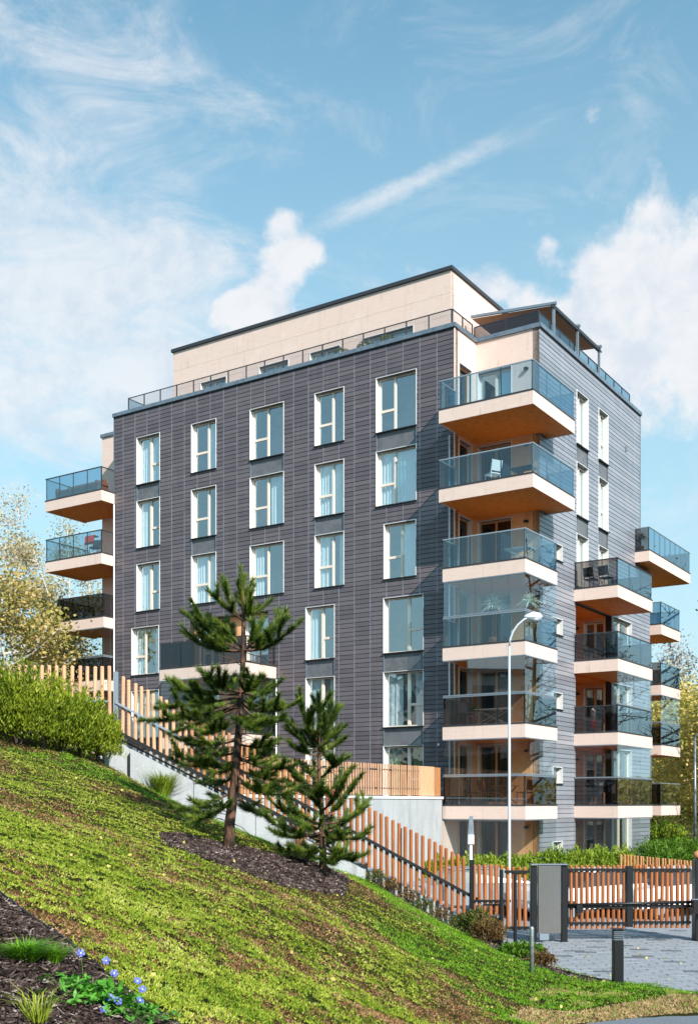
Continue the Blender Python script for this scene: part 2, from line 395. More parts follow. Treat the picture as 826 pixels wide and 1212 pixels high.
def poly_ground(pl): return [(lambda p: (p.x, p.y))(hit(*q)) for q in pl]
def inpoly(X, Y, poly):
    ins = np.zeros(X.shape, bool); n = len(poly)
    for i in range(n):
        x0, y0 = poly[i]; x1, y1 = poly[(i + 1) % n]
        if y0 == y1: continue
        c = ((y0 > Y) != (y1 > Y)) & (X < (x1 - x0) * (Y - y0) / (y1 - y0) + x0); ins ^= c
    return ins
BED_PINE = poly_ground([(188, 990), (215, 988), (262, 998), (300, 1003), (340, 1015), (395, 1031), (412, 1042), (408, 1062), (370, 1058), (320, 1046), (270, 1031), (225, 1013), (196, 1001)])
e0, e1 = hit(0, 1057), hit(205, 1211)
BED_FRONT = [(e0.x - (e1.x - e0.x) * 2.2, e0.y - (e1.y - e0.y) * 2.2), (e0.x, e0.y), (e1.x, e1.y), (e1.x + (e1.x - e0.x) * .9, e1.y + (e1.y - e0.y) * .9), (-1.5, 2), (-9, 2)]
BED_KERB = [(p.x, p.y) for p in (px(560, 1097, 24), px(590, 1120, 22.9), px(625, 1137, 20.9), px(668, 1150, 19.6), px(716, 1160, 18.6), px(728, 1166, 18.2), px(690, 1163, 18.4),
            px(640, 1152, 19.1), px(600, 1143, 20), px(560, 1118, 22), px(500, 1085, 23.4), px(440, 1042, 24.1), px(440, 1040, 24.5))]
DRY = [(p.x, p.y) for p in (px(840, 1180, 17.0), px(790, 1184, 16.8), px(740, 1188, 16.4), px(690, 1196, 15.8), px(620, 1200, 15.3), px(600, 1225, 14.2), px(720, 1210, 15.0), px(780, 1202, 15.5), px(835, 1196, 16.0))]

def noise2(X, Y, s, seed):
    """cheap smooth value noise for scattering"""
    r = np.random.RandomState(seed); T = r.rand(64, 64)
    x = X / s; y = Y / s; xi = np.floor(x).astype(int); yi = np.floor(y).astype(int); fx = sstep(x - xi); fy = sstep(y - yi)
    g = lambda a, b: T[a % 64, b % 64]
    return (g(xi, yi) * (1 - fx) + g(xi + 1, yi) * fx) * (1 - fy) + (g(xi, yi + 1) * (1 - fx) + g(xi + 1, yi + 1) * fx) * fy

gx = np.unique(np.round(np.concatenate([[-2500, -900, -400, -200, -120, -80], np.arange(-60, -13, 2.0), np.arange(-13, 9, .16), np.arange(9, 60, 3.0), [80, 120, 200, 400, 900, 2500]]), 3))
gy = np.unique(np.round(np.concatenate([[-400, -100, -40, -15, -6], np.arange(0, 27.5, .16), np.arange(27.5, 60, 1.5), [65, 75, 90, 120, 200, 400, 1000, 3000]]), 3))
GX, GY = np.meshgrid(gx, gy); GZ = ground(GX, GY)
near = (np.abs(GX) < 14) & (GY < 26) & (GZ > 0)
GZ = GZ + np.where(near, (noise2(GX, GY, .55, 3) - .5) * .05 + (noise2(GX, GY, 1.7, 4) - .5) * .09, 0)
nx, ny = len(gx), len(gy)
idx = np.arange(nx * ny).reshape(ny, nx)
faces = np.stack([idx[:-1, :-1], idx[:-1, 1:], idx[1:, 1:], idx[1:, :-1]], -1).reshape(-1, 4)
def zsurf(X, Y):
    """bilinear read-back of the built sheet, so plants stand on it"""
    i = np.clip(np.searchsorted(gx, X) - 1, 0, nx - 2); j = np.clip(np.searchsorted(gy, Y) - 1, 0, ny - 2)
    fx = (X - gx[i]) / (gx[i + 1] - gx[i]); fy = (Y - gy[j]) / (gy[j + 1] - gy[j])
    return (GZ[j, i] * (1 - fx) + GZ[j, i + 1] * fx) * (1 - fy) + (GZ[j + 1, i] * (1 - fx) + GZ[j + 1, i + 1] * fx) * fy
def zs(x, y): return float(zsurf(np.array([x]), np.array([y]))[0])

m = bpy.data.materials.new('turf'); m.use_nodes = True; t = NT(m.node_tree)
pos = t.n('ShaderNodeNewGeometry').outputs['Position']
nA = t.noise(pos, .9, 6, .62, .4); nB = t.noise(pos, 18, 5, .65)
c = t.mix(t.maprange(nB, .35, .65), (.012, .018, .003), (.05, .05, .01))
c = t.mix(t.m('MULTIPLY', t.maprange(t.m('ADD', nA, t.m('MULTIPLY', t.m('SUBTRACT', nB, .5), .5)), .5, .66), .9), c, (.03, .015, .008))
at = t.n('ShaderNodeAttribute', attribute_name='bed').outputs['Fac']
c = t.mix(at, c, (.035, .024, .018))
p = t.n('ShaderNodeBsdfPrincipled'); t.put(p.inputs['Base Color'], c); p.inputs['Roughness'].default_value = .95; p.inputs['Specular IOR Level'].default_value = .1
b = t.n('ShaderNodeBump'); b.inputs['Strength'].default_value = .9; b.inputs['Distance'].default_value = .04; t.put(b.inputs['Height'], t.noise(pos, 26, 5, .7)); t.put(p.inputs['Normal'], b.outputs[0])
t.t.links.new(p.outputs[0], t.n('ShaderNodeOutputMaterial').inputs[0]); MATS['turf'] = m
me = bpy.data.meshes.new('ground')
me.vertices.add(nx * ny); me.vertices.foreach_set('co', np.stack([GX, GY, GZ], -1).astype(np.float32).ravel())
me.loops.add(faces.size); me.loops.foreach_set('vertex_index', faces.astype(np.int32).ravel())
me.polygons.add(len(faces)); me.polygons.foreach_set('loop_start', np.arange(0, faces.size, 4, dtype=np.int32)); me.polygons.foreach_set('loop_total', np.full(len(faces), 4, dtype=np.int32))
me.polygons.foreach_set('use_smooth', np.ones(len(faces), bool))
bedm = (inpoly(GX, GY, BED_PINE) | inpoly(GX, GY, BED_FRONT) | inpoly(GX, GY, BED_KERB)).astype(np.float32)
a = me.attributes.new('bed', 'FLOAT', 'POINT'); a.data.foreach_set('value', bedm.ravel())
me.materials.append(MATS['turf']); me.update(); me.validate()
inst(me, 'ground', kind='structure')

# courtyard paving: one sheet of sand joints with real setts on it
EDGE = [(p.x, p.y) for p in (px(826, 1195, 16.15), px(826, 1189, 16.5), px(770, 1174, 17.4), px(735, 1166, 18.2), px(716, 1158, 18.8), px(668, 1148, 19.8), px(625, 1135, 21.1), px(592, 1117, 23.2))]
PAVE = [(30, 16.4), (30, 33), (2.9, 33), (2.9, 24.2)] + [(x, y) for x, y in EDGE[::-1]][1:-1] + [(5.35, 16.4)]
MB().prism(PAVE, -.12, -.012).build('paving_bed', 'joint_sand', kind='structure')
PATH = [(p.x, p.y) for p in (px(600, 1222, 14.6), px(720, 1207, 15.35), px(780, 1199.5, 15.75))] + [(5.3, 16.0), (30, 16.0), (30, 9), (0.5, 9), (1.6, 13.5)]
MB().prism(PATH, -.12, .0).build('road', 'asphalt', kind='structure')
MB().prism([(5.3, 16.0), (30, 16.0), (30, 16.4), (5.32, 16.4)], -.1, .012).build('kerb', 'concrete', kind='structure')
sl, sw = .40, .20
cells = []
pX = np.array
yy = 16.42; row = 0
while yy < 33:
    xx = 2.6 + (row % 2) * sl / 2
    while xx < (11 if yy < 24 else 13):
        cells.append((xx, yy)); xx += sl
    yy += sw; row += 1
CX = np.array([c[0] for c in cells]); CY = np.array([c[1] for c in cells])
ok = np.ones(len(CX), bool)
for dx, dy in ((0, 0), (sl, 0), (0, sw), (sl, sw)): ok &= inpoly(CX + dx, CY + dy, PAVE)
CX, CY = CX[ok], CY[ok]
vis = (np.abs((CX + .2) / CY * F_PX) < 440) & (CY < 24.4)
order = np.argsort(np.where(vis, CY, 999)); single = set(order[:290].tolist())
paving = MB().box(11, 30, 16.42, 33, -.02, 0).build('paving', 'sett', kind='structure')
def sett_mesh(mat): return MB().bbox(.004, sl - .004, .004, sw - .004, -.04, 0, .006).mesh('paving_stone', mat)
sm, smd = sett_mesh('sett'), sett_mesh('sett_dark')
rest, restd = MB(), MB()
for i in range(len(CX)):
    dark = rnd.random() < .04; dz = rnd.uniform(-.004, .002)
    if i in single: inst(smd if dark else sm, 'paving_stone', paving, (CX[i], CY[i], dz))
    else: (restd if dark else rest).box(CX[i] + .004, CX[i] + sl - .004, CY[i] + .004, CY[i] + sw - .004, -.02, dz)
rest.build('paving_stones', 'sett', paving, kind='stuff'); restd.build('dark_paving_stones', 'sett_dark', paving, kind='stuff')

# ------------------------------------------------------------------ the apartment building (local x right along the front, y into depth)
BROT = math.atan2(-.5495, .8354); BLOC = Vector((7.431, 43.2, 0))
MXB = Matrix.Translation(BLOC) @ Matrix.Rotation(BROT, 4, 'Z')
def LW(x, y, z): return MXB @ Vector((x, y, z))
B = thing('apartment_building', 'dark grey tile clad apartment block with cream cantilevered balconies and a cream penthouse', 'building', BLOC, BROT)
FH = 3.0
TOP = 21.62
WA = {  # (a0, a1) local x = -a ; pattern
}
winA = []
def addA(a0, a1, fl, pat, mull, cur): winA.append((-a1, -a0, fl * FH + .13, fl * FH + 2.36, pat, mull, cur))
for fl, cur in ((6, 1), (5, 5), (4, 3)): addA(18.24, 19.72, fl, 'R', .5, cur)
addA(18.3, 20.05, 3, 'L', .42, 3); addA(18.3, 20.05, 2, 'L', .42, 1); addA(18.3, 20.05, 1, 'L', .42, 0)
for fl, cur in ((6, 4), (5, 0), (4, 1)): addA(14.83, 16.30, fl, 'L', .6, cur)
for fl, cur in ((6, 0), (5, 4), (4, 5)): addA(11.05, 12.9, fl, 'L', .47, cur)
for fl, cur in ((6, 0), (5, 1), (4, 3)): addA(7.94, 9.42, fl, 'L', .55, cur)
for fl, cur in ((3, 5), (2, 3), (1, 6)): addA(8.41, 9.89, fl, 'R', .5, cur)
for fl, cur in ((6, 0), (5, 1)): addA(4.48, 6.37, fl, 'L', .42, cur)
addA(4.5, 6.0, 4, 'L', .5, 4)
for fl, cur in ((3, 0), (2, 3), (1, 2)): addA(4.16, 6.02, fl, 'R', .58, cur)
panelA = []
for a0, a1, f in ((18.24, 19.72, 5), (14.83, 16.3, 4), (11.05, 12.9, 5), (7.94, 9.42, 4), (8.41, 9.89, 2), (4.48, 6.37, 5), (4.16, 6.02, 2), (4.16, 6.02, 1)):
    panelA.append((-a1, -a0, f * FH + 2.36, (f + 1) * FH + .13))
bayA = [(-16.4, -11.9, f * FH - .02 if f else 0.0, f * FH + 2.42) for f in (1, 2, 3)]
holesA = [w[:4] for w in winA] + panelA + bayA
winB = []
def addB(b0, b1, z0, z1, pat='N', mull=.5, cur=0): winB.append((b0, b1, z0, z1, pat, mull, cur))
for f in (6, 5, 4):
    addB(3.79, 5.1, f * FH + .13, f * FH + 2.36, 'N', .5, 1); addB(6.33, 7.5, f * FH + .13, f * FH + 2.36, 'R', .5, 1)
for f in (4, 3, 2, 1, 0): addB(1.26, 2.25, f * FH + .85, f * FH + 1.5, 'S', .5, 0)
for f in (3, 2, 1, 0): addB(8.15, 10.6, f * FH + .1, f * FH + 2.5, 'W', .5, 0)
panelB = [(3.79, 5.1, 5 * FH + 2.36, 6 * FH + .13), (6.33, 7.5, 5 * FH + 2.36, 6 * FH + .13), (3.79, 5.1, 4 * FH + 2.36, 5 * FH + .13), (6.33, 7.5, 4 * FH + 2.36, 5 * FH + .13)]
recB = [(3.7, 8.0, 0, 11.47)]
holesB = [w[:4] for w in winB] + panelB + recB

def rects_minus(u0, u1, z0, z1, holes):
    us = sorted({u0, u1} | {min(max(h[i], u0), u1) for h in holes for i in (0, 1)}); zs_ = sorted({z0, z1} | {min(max(h[i], z0), z1) for h in holes for i in (2, 3)})
    out = []
    for a, b_ in zip(us, us[1:]):
        run = None
        for c_, d in zip(zs_, zs_[1:]):
            if b_ - a < 1e-6 or d - c_ < 1e-6: continue
            mu, mz = (a + b_) / 2, (c_ + d) / 2
            if any(h[0] < mu < h[1] and h[2] < mz < h[3] for h in holes):
                if run: out.append(run); run = None
            else: run = (a, b_, run[2], d) if run else (a, b_, c_, d)
        if run: out.append(run)
    return out
def in_any(u, z, holes): return any(h[0] < u < h[1] and h[2] < z < h[3] for h in holes)

# backing walls (dark, behind the tiles)
YA = -1.83
wa = MB()
for a, b_, c_, d in rects_minus(-21.2, -2.78, 0, TOP, holesA): wa.box(a, b_, YA + .04, YA + .30, c_, d)
wa.build('wall', 'clad_back', B, kind='structure')
wb = MB()
for a, b_, c_, d in rects_minus(0, 11.85, 0, TOP, holesB): wb.box(-.30, -.04, a, b_, c_, d)
for a, b_, c_, d in rects_minus(11.85, 13.3, 0, 14.4, []): wb.box(-.30, -.04, a + .001, b_, c_, d)
wb.build('wall', 'clad_back', B, kind='structure')
# tiles: 0.78 x 0.1875
TH, TWD = .1875, .775
tileA = []; joints = MB()
u = -2.78
ucols = []
while u > -21.2: ucols.append((max(u - TWD, -21.2), u)); u -= TWD
ncourse = int(math.ceil(TOP / TH))
for (a, b_) in ucols:
    for k in range(ncourse):
        z0, z1 = k * TH, min((k + 1) * TH, TOP)
        hs = [h for h in holesA if h[0] < b_ and h[1] > a and h[2] < z1 and h[3] > z0]
        if not hs: tileA.append((a + .012, b_ - .012, z0 + .011, z1 - .011)); continue
        for r in rects_minus(a + .012, b_ - .012, z0 + .011, z1 - .011, hs): tileA.append(r)
    for r in rects_minus(b_ - .014, b_ + .014, 0, TOP, [h for h in holesA]): joints.box(r[0], min(r[1], -2.782), YA - .004, YA + .05, r[2], r[3])
joints.build('joint_rail', 'joint_metal', B, kind='stuff')
full = {}
camL = MXB.inverted() @ Vector((0, 0, CAMZ))
tileA.sort(key=lambda r: (Vector(((r[0] + r[1]) / 2, YA, (r[2] + r[3]) / 2)) - camL).length)
restm = MB(); ns = 0
for r in tileA:
    w, h = r[1] - r[0], r[3] - r[2]; dz = rnd.uniform(-.004, .004)
    shown = r[2] > 3.2 and w > .3 and h > .12
    if ns < 295 and shown:
        key = (round(w, 3), round(h, 3))
        if key not in full:
            full[key] = MB().add([(0, 0, 0), (w, 0, 0), (w, .006, h), (0, .006, h), (0, .035, 0), (w, .035, 0), (w, .035, h), (0, .035, h)],
                                 [(0, 1, 2, 3), (5, 4, 7, 6), (4, 0, 3, 7), (1, 5, 6, 2), (3, 2, 6, 7), (4, 5, 1, 0)]).mesh('cladding_tile', 'clad')
        inst(full[key], 'cladding_tile', B, (r[0], YA + dz, r[2])); ns += 1
    else: 
        y0 = YA + dz
        restm.add([(r[0], y0, r[2]), (r[1], y0, r[2]), (r[1], y0 + .006, r[3]), (r[0], y0 + .006, r[3]), (r[0], y0 + .035, r[2]), (r[1], y0 + .035, r[2]), (r[1], y0 + .035, r[3]), (r[0], y0 + .035, r[3])],
                  [(0, 1, 2, 3), (4, 0, 3, 7), (1, 5, 6, 2), (3, 2, 6, 7), (4, 5, 1, 0)])
restm.build('cladding_tiles', 'clad', B, kind='stuff')
# long boards on the right-hand face: a board is a part of its own
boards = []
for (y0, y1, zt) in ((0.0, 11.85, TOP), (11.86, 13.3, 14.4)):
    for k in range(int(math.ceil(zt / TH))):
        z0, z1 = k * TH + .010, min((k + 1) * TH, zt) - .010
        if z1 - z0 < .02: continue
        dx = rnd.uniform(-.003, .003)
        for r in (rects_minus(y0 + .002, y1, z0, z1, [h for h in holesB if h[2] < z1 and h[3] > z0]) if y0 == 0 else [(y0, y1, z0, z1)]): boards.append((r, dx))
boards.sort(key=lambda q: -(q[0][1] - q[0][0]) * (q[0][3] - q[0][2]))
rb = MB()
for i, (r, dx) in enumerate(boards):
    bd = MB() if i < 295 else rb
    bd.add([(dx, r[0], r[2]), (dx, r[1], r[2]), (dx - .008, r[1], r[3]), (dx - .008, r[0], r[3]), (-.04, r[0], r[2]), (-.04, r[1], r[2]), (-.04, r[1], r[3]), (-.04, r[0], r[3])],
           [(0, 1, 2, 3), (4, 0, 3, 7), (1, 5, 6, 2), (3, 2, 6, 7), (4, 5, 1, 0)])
    if i < 295: bd.build('cladding_board', 'clad_board_lit', B)
rb.build('cladding_boards', 'clad_board_lit', B, kind='stuff')
# spandrel panels
for (a, b_, c_, d) in panelA: MB().box(a + .03, b_ - .03, YA + .05, YA + .09, c_ + .03, d - .03).build('spandrel_panel', 'spandrel', B); 
sp = MB()
for (a, b_, c_, d) in panelA: sp.box(a, a + .03, YA - .01, YA + .1, c_, d); sp.box(b_ - .03, b_, YA - .01, YA + .1, c_, d); sp.box(a, b_, YA + .1, YA + .3, c_, d)
for (a, b_, c_, d) in panelB: sp.box(-.3, -.1, a, b_, c_, d)
sp.each('panel_edge', 'coping', B)
for (a, b_, c_, d) in panelB: MB().box(-.09, -.05, a + .02, b_ - .02, c_ + .03, d - .03).build('spandrel_panel', 'spandrel', B)

# windows ------------------------------------------------
wcache = {}
def win_meshes(w, h, pat, mull, cur, dark=False):
    key = (round(w, 3), round(h, 3), pat, mull, cur, dark)
    if key in wcache: return wcache[key]
    D = .20
    s = MB()
    s.box(-.008, .022, -.02, D + .06, -.01, h + .008); s.box(w - .014, w + .004, -.02, D + .06, -.01, h + .008)
    s.box(.022, w - .014, -.02, .0, h - .012, h + .008); s.box(.022, w - .014, .001, D + .06, h - .022, h + .008, 1)
    sill = MB().box(-.03, w + .03, -.07, D + .05, -.035, -.005)
    f = MB(); t_ = .06 if pat != 'S' else .045
    y0, y1 = D - .02, D + .05; x0, x1 = .022, w - .014; z0, z1 = -.005, h - .022
    f.box(x0, x0 + t_, y0, y1, z0, z1); f.box(x1 - t_, x1, y0, y1, z0, z1); f.box(x0 + t_, x1 - t_, y0, y1, z0, z0 + t_); f.box(x0 + t_, x1 - t_, y0, y1, z1 - t_, z1)
    panes = []
    if pat in 'LRNW':
        mx = x0 + (x1 - x0) * mull
        f.box(mx - .045, mx + .045, y0 - .012, y1, z0 + t_, z1 - t_)
        zt = z0 + (z1 - z0) * .40
        def sash(xa, xb, tr):
            if tr:
                f.box(xa, xb, y0 - .006, y1, zt - .05, zt + .05); panes.append((xa, xb, z0 + t_, zt - .05)); panes.append((xa, xb, zt + .05, z1 - t_))
                f.box(xa, xa + .04, y0 - .009, y1, z0 + t_, z1 - t_)
            else: panes.append((xa, xb, z0 + t_, z1 - t_))
        sash(x0 + t_, mx - .045, pat == 'L'); sash(mx + .045, x1 - t_, pat == 'R')
    else: panes.append((x0 + t_, x1 - t_, z0 + t_, z1 - t_))
    pm = [MB().add([(a, D + .01, c_), (b_, D + .01, c_), (b_, D + .01, d), (a, D + .01, d)], [(0, 1, 2, 3)]).mesh('pane', 'pane_dark' if dark else 'pane') for a, b_, c_, d in panes]
    cm = None
    if cur:
        cb = MB(); n = int(w / .035); spans = {1: [(.04, .99)], 2: [(.04, .36), (.66, .98)], 3: [(.04, .40), (.72, .99)], 4: [(.52, .99)], 5: [(.04, .30)], 6: [(.04, .99)]}[cur]
        for s0, s1 in spans:
            vs_, fs_ = [], []
            for i in range(n + 1):
                tt = s0 + (s1 - s0) * i / n; dy = math.sin(i * 1.35) * .028 + math.sin(i * .37) * .02
                vs_ += [(tt * w, D + .11 + dy, .02), (tt * w, D + .11 + dy * .7, h - .03)]
            fs_ = [(2 * i, 2 * i + 2, 2 * i + 3, 2 * i + 1) for i in range(n)]
            cb.add(vs_, fs_)
        cm = cb.mesh('curtain', {2: 'curtain_green', 6: 'curtain_warm'}.get(cur, 'curtain'), True)
    wcache[key] = (s.mesh('window', ['lining', 'spandrel']), sill.mesh('sill', 'trim_dark'), f.mesh('frame', 'frame_wood' if dark else 'frame_cream'), pm, cm)
    return wcache[key]
def window(x, y, z, w, h, pat, mull, cur, rz=0.0, parent=None, dark=False):
    a = win_meshes(w, h, pat, mull, cur, dark)
    o = inst(a[0], 'window', parent or B, (x, y, z), rz)
    inst(a[1], 'sill', o); inst(a[2], 'frame', o)
    for p_ in a[3]: inst(p_, 'pane', o)
    if a[4]: inst(a[4], 'curtain', o)
    return o
for (x0, x1, z0, z1, pat, mull, cur) in winA: window(x0, YA, z0, x1 - x0, z1 - z0, pat, mull, cur)
for (y0, y1, z0, z1, pat, mull, cur) in winB: window(0, y0, z0, y1 - y0, z1 - z0, pat, mull, cur, math.pi / 2)

# cream walls of the two notches, with doors
def cream_wall(axis, pos, u0, u1, z0, z1, holes, th=.25, name='cream_wall', mat='cream'):
    """axis 'y': faces -y at y=pos, u is x.  axis 'x': faces +x at x=pos, u is y"""
    w_ = MB()
    for a, b_, c_, d in rects_minus(u0, u1, z0, z1, holes):
        if axis == 'y': w_.box(a, b_, pos, pos + th, c_, d)
        else: w_.box(pos - th, pos, a, b_, c_, d)
    return w_.build(name, mat, B)
hC = [(-2.70, -1.2, f * FH + .02, f * FH + 2.38) for f in range(0, 7)]
cream_wall('y', 0.0, -2.78, -.042, 17.45, TOP, hC); cream_wall('y', 0.0, -2.78, -.042, 0, 17.448, hC, name='recess_wall', mat='render_plaster')
for f in range(7): window(-2.70, 0, f * FH + .02, 1.5, 2.36, 'N', .5, 4 if f in (6, 3) else 0, dark=f < 6)
hR = [(-1.45, -.35, f * FH + .02, f * FH + 2.38) for f in range(0, 7)]
cream_wall('x', -2.78, YA + .045, -.001, 17.45, TOP, hR, .24); cream_wall('x', -2.78, YA + .045, -.001, 0, 17.448, hR, .24, 'recess_wall', 'render_plaster')
MB().box(-2.80, -2.765, YA - .012, YA + .042, 0, TOP).build('corner_trim', 'cream', B)
MB().box(-21.235, -21.2, YA - .012, YA + .042, 0, TOP).build('corner_trim', 'coping', B)
for f in range(7): window(-2.78, -1.45, f * FH + .02, 1.1, 2.36, 'S', .5, 0, math.pi / 2, dark=True)
cream_wall('y', 0.0, -23.9, -21.2, 0, TOP + .02, [])
# recessed loggia on the right face
MBr = MB()
for f in range(4):
    z = f * FH
    cream_wall('y', 8.0, -1.9, -.305, z, z + 2.47, [(-1.35, -.38, z + .02, z + 2.3)], .15, 'loggia_wall', 'render_plaster')
    window(-1.35, 8.0, z + .02, .97, 2.28, 'N', .5, 0, dark=f != 3)
    cream_wall('x', -1.9, 3.7, 7.999, z, z + 2.47, [(4.3, 5.5, z + .02, z + 2.3), (5.9, 7.3, z + .02, z + 2.3)], .2, 'loggia_wall', 'render_plaster')
    window(-1.9, 4.3, z + .02, 1.2, 2.28, 'N', .5, 0, math.pi / 2, dark=True); window(-1.9, 5.9, z + .02, 1.4, 2.28, 'N', .5, 4, math.pi / 2, dark=True)
    MBr.box(-2.4, -.31, 3.699, 8.2, z + 2.47, z + 3.0)
    MBr.box(-1.9, -.31, 3.55, 3.698, z, z + 2.47)
MBr.each('loggia_ceiling', 'soffit_wood', B)
# bay in the front face: cream recess wall
for f in (1, 2, 3):
    z = f * FH
    cream_wall('y', YA + .32, -16.4, -11.9, z, z + 2.4, [(-13.5, -12.0, z + .02, z + 2.3), (-16.1, -14.9, z + .02, z + 2.3)], .15, 'bay_wall', 'render_plaster')
    window(-13.5, YA + .32, z + .02, 1.5, 2.28, 'L', .5, 1); window(-16.1, YA + .32, z + .02, 1.2, 2.28, 'L', .5, 0)
# interior cores, floors, roof
core = MB()
core.box(-20.9, -3.4, -.2, .9, .1, 20.9); core.box(-23.6, -2.9, .9, 11.3, .1, 20.9); core.box(-1.6, -1.4, .4, 3.5, .1, 20.9); core.box(-1.9, -1.7, 8.3, 11.6, .1, 20.9); core.box(-1.6, -1.4, 3.5, 8.3, 11.6, 20.9)
core.each('interior_wall', 'interior', B)
fl_ = MB()
for f in range(1, 7):
    fl_.box(-20.9, -3.1, YA + .33, -.21, f * FH - .25, f * FH - .01); fl_.box(-2.7, -.31, .27, 3.5, f * FH - .25, f * FH - .01); 
fl_.each('interior_floor', 'interior_floor', B)
roof = MB(); roof.box(-20.95, -3.05, YA + .31, .27, 21.0, 21.25); roof.box(-23.6, -.31, .28, 11.6, 21.0, 21.25); roof.each('roof', 'roof_membrane', B)
side = MB(); side.box(-21.2, -21.0, YA + .301, -.002, 0, TOP); side.box(-23.9, -23.65, .251, 11.85, 0, TOP); side.box(-23.6, -.301, 11.6, 11.85, 0, TOP); side.box(-3.0, -.31, 11.86, 13.29, 0, 14.39)
side.box(-20, -3.01, 11.86, 17.0, 0, 18)
side.each('rear_wall', 'cream', B)
cp = MB()
def coping(x0, x1, y0, y1): cp.box(x0, x1, y0, y1, TOP + .004, TOP + .17)
coping(-21.27, -2.71, YA - .07, YA + .35); coping(-21.27, -20.85, YA + .351, .0); coping(-3.05, -2.71, YA + .351, -.08); coping(-2.709, .07, -.07, .30); coping(-3.05, -2.71, -.079, .30)
coping(-.33, .07, .301, 11.92); coping(-23.97, -21.271, -.07, .3); coping(-23.97, -23.6, .301, 11.92)
cp.each('coping', 'coping', B)
cl_ = MB()
for args in ((-21.23, -2.75, YA - .03, YA + .0),): cl_.box(*args, TOP - .03, TOP + .003)
cl_.box(.0, .03, 0, 11.88, TOP - .03, TOP + .003); cl_.each('drip_edge', 'trim_dark', B)
MB().box(-.02, .01, 11.80, 11.88, 15.1, TOP - .04).build('corner_trim', 'coping', B)

# penthouse
PX0, PX1, PY0, PY1, PZ = -19.35, -4.05, 0.0, 10.5, 25.05
ph = MB()
hp = [(-17.6, -16.0), (-14.06, -12.37), (-11.19, -9.56), (-8.37, -5.84)]
hph = [(a, b_, 21.27, 23.2) for a, b_ in hp]
for a, b_, c_, d in rects_minus(PX0, PX1, 21.26, PZ, hph): ph.box(a, b_, PY0 + .3 + .04, PY0 + .55, c_, d)
ph.box(PX1 - .3, PX1 - .04, PY0 + .551, PY1, 21.26, PZ); ph.box(PX0 + .04, PX0 + .3, PY0 + .551, PY1, 21.26, PZ); ph.box(PX0 + .3, PX1 - .3, PY1 - .3, PY1, 21.26, PZ); ph.box(PX0 + .3, PX1 - .3, PY0 + .551, PY1 - .301, PZ - .3, PZ - .02)
ph.build('penthouse', 'cream', B)
PHY = PY0 + .3
for a, b_, c_, d in hph: window(a, PHY, c_, b_ - a, d - c_, 'N', .5, 0)
n = 7; step = (PX1 - PX0) / n
for i in range(n):
    for (z0, z1) in ((21.27, 22.5), (22.5, 23.2), (23.2, 24.12), (24.12, PZ)):
        x0, x1 = PX0 + i * step + .004, PX0 + (i + 1) * step - .004
        for r in rects_minus(x0, x1, z0 + .004, z1 - .004, hph): MB().box(r[0], r[1], PHY + .001, PHY + .035, r[2], r[3]).build('cladding_panel', 'cream', B)
for i in range(4):
    for (z0, z1) in ((21.27, 23.2), (23.2, 24.12), (24.12, PZ)):
        y0 = PHY + .037 + i * (PY1 - PHY - .04) / 4
        MB().box(PX1 - .036, PX1, y0 + .004, y0 + (PY1 - PHY - .04) / 4 - .004, z0 + .004, z1 - .004).build('cladding_panel', 'cream', B)
c2 = MB(); c2.box(PX0 - .08, PX1 + .08, PHY - .08, PY1 + .08, PZ + .002, PZ + .15); c2.build('penthouse_coping', 'trim_dark', B)

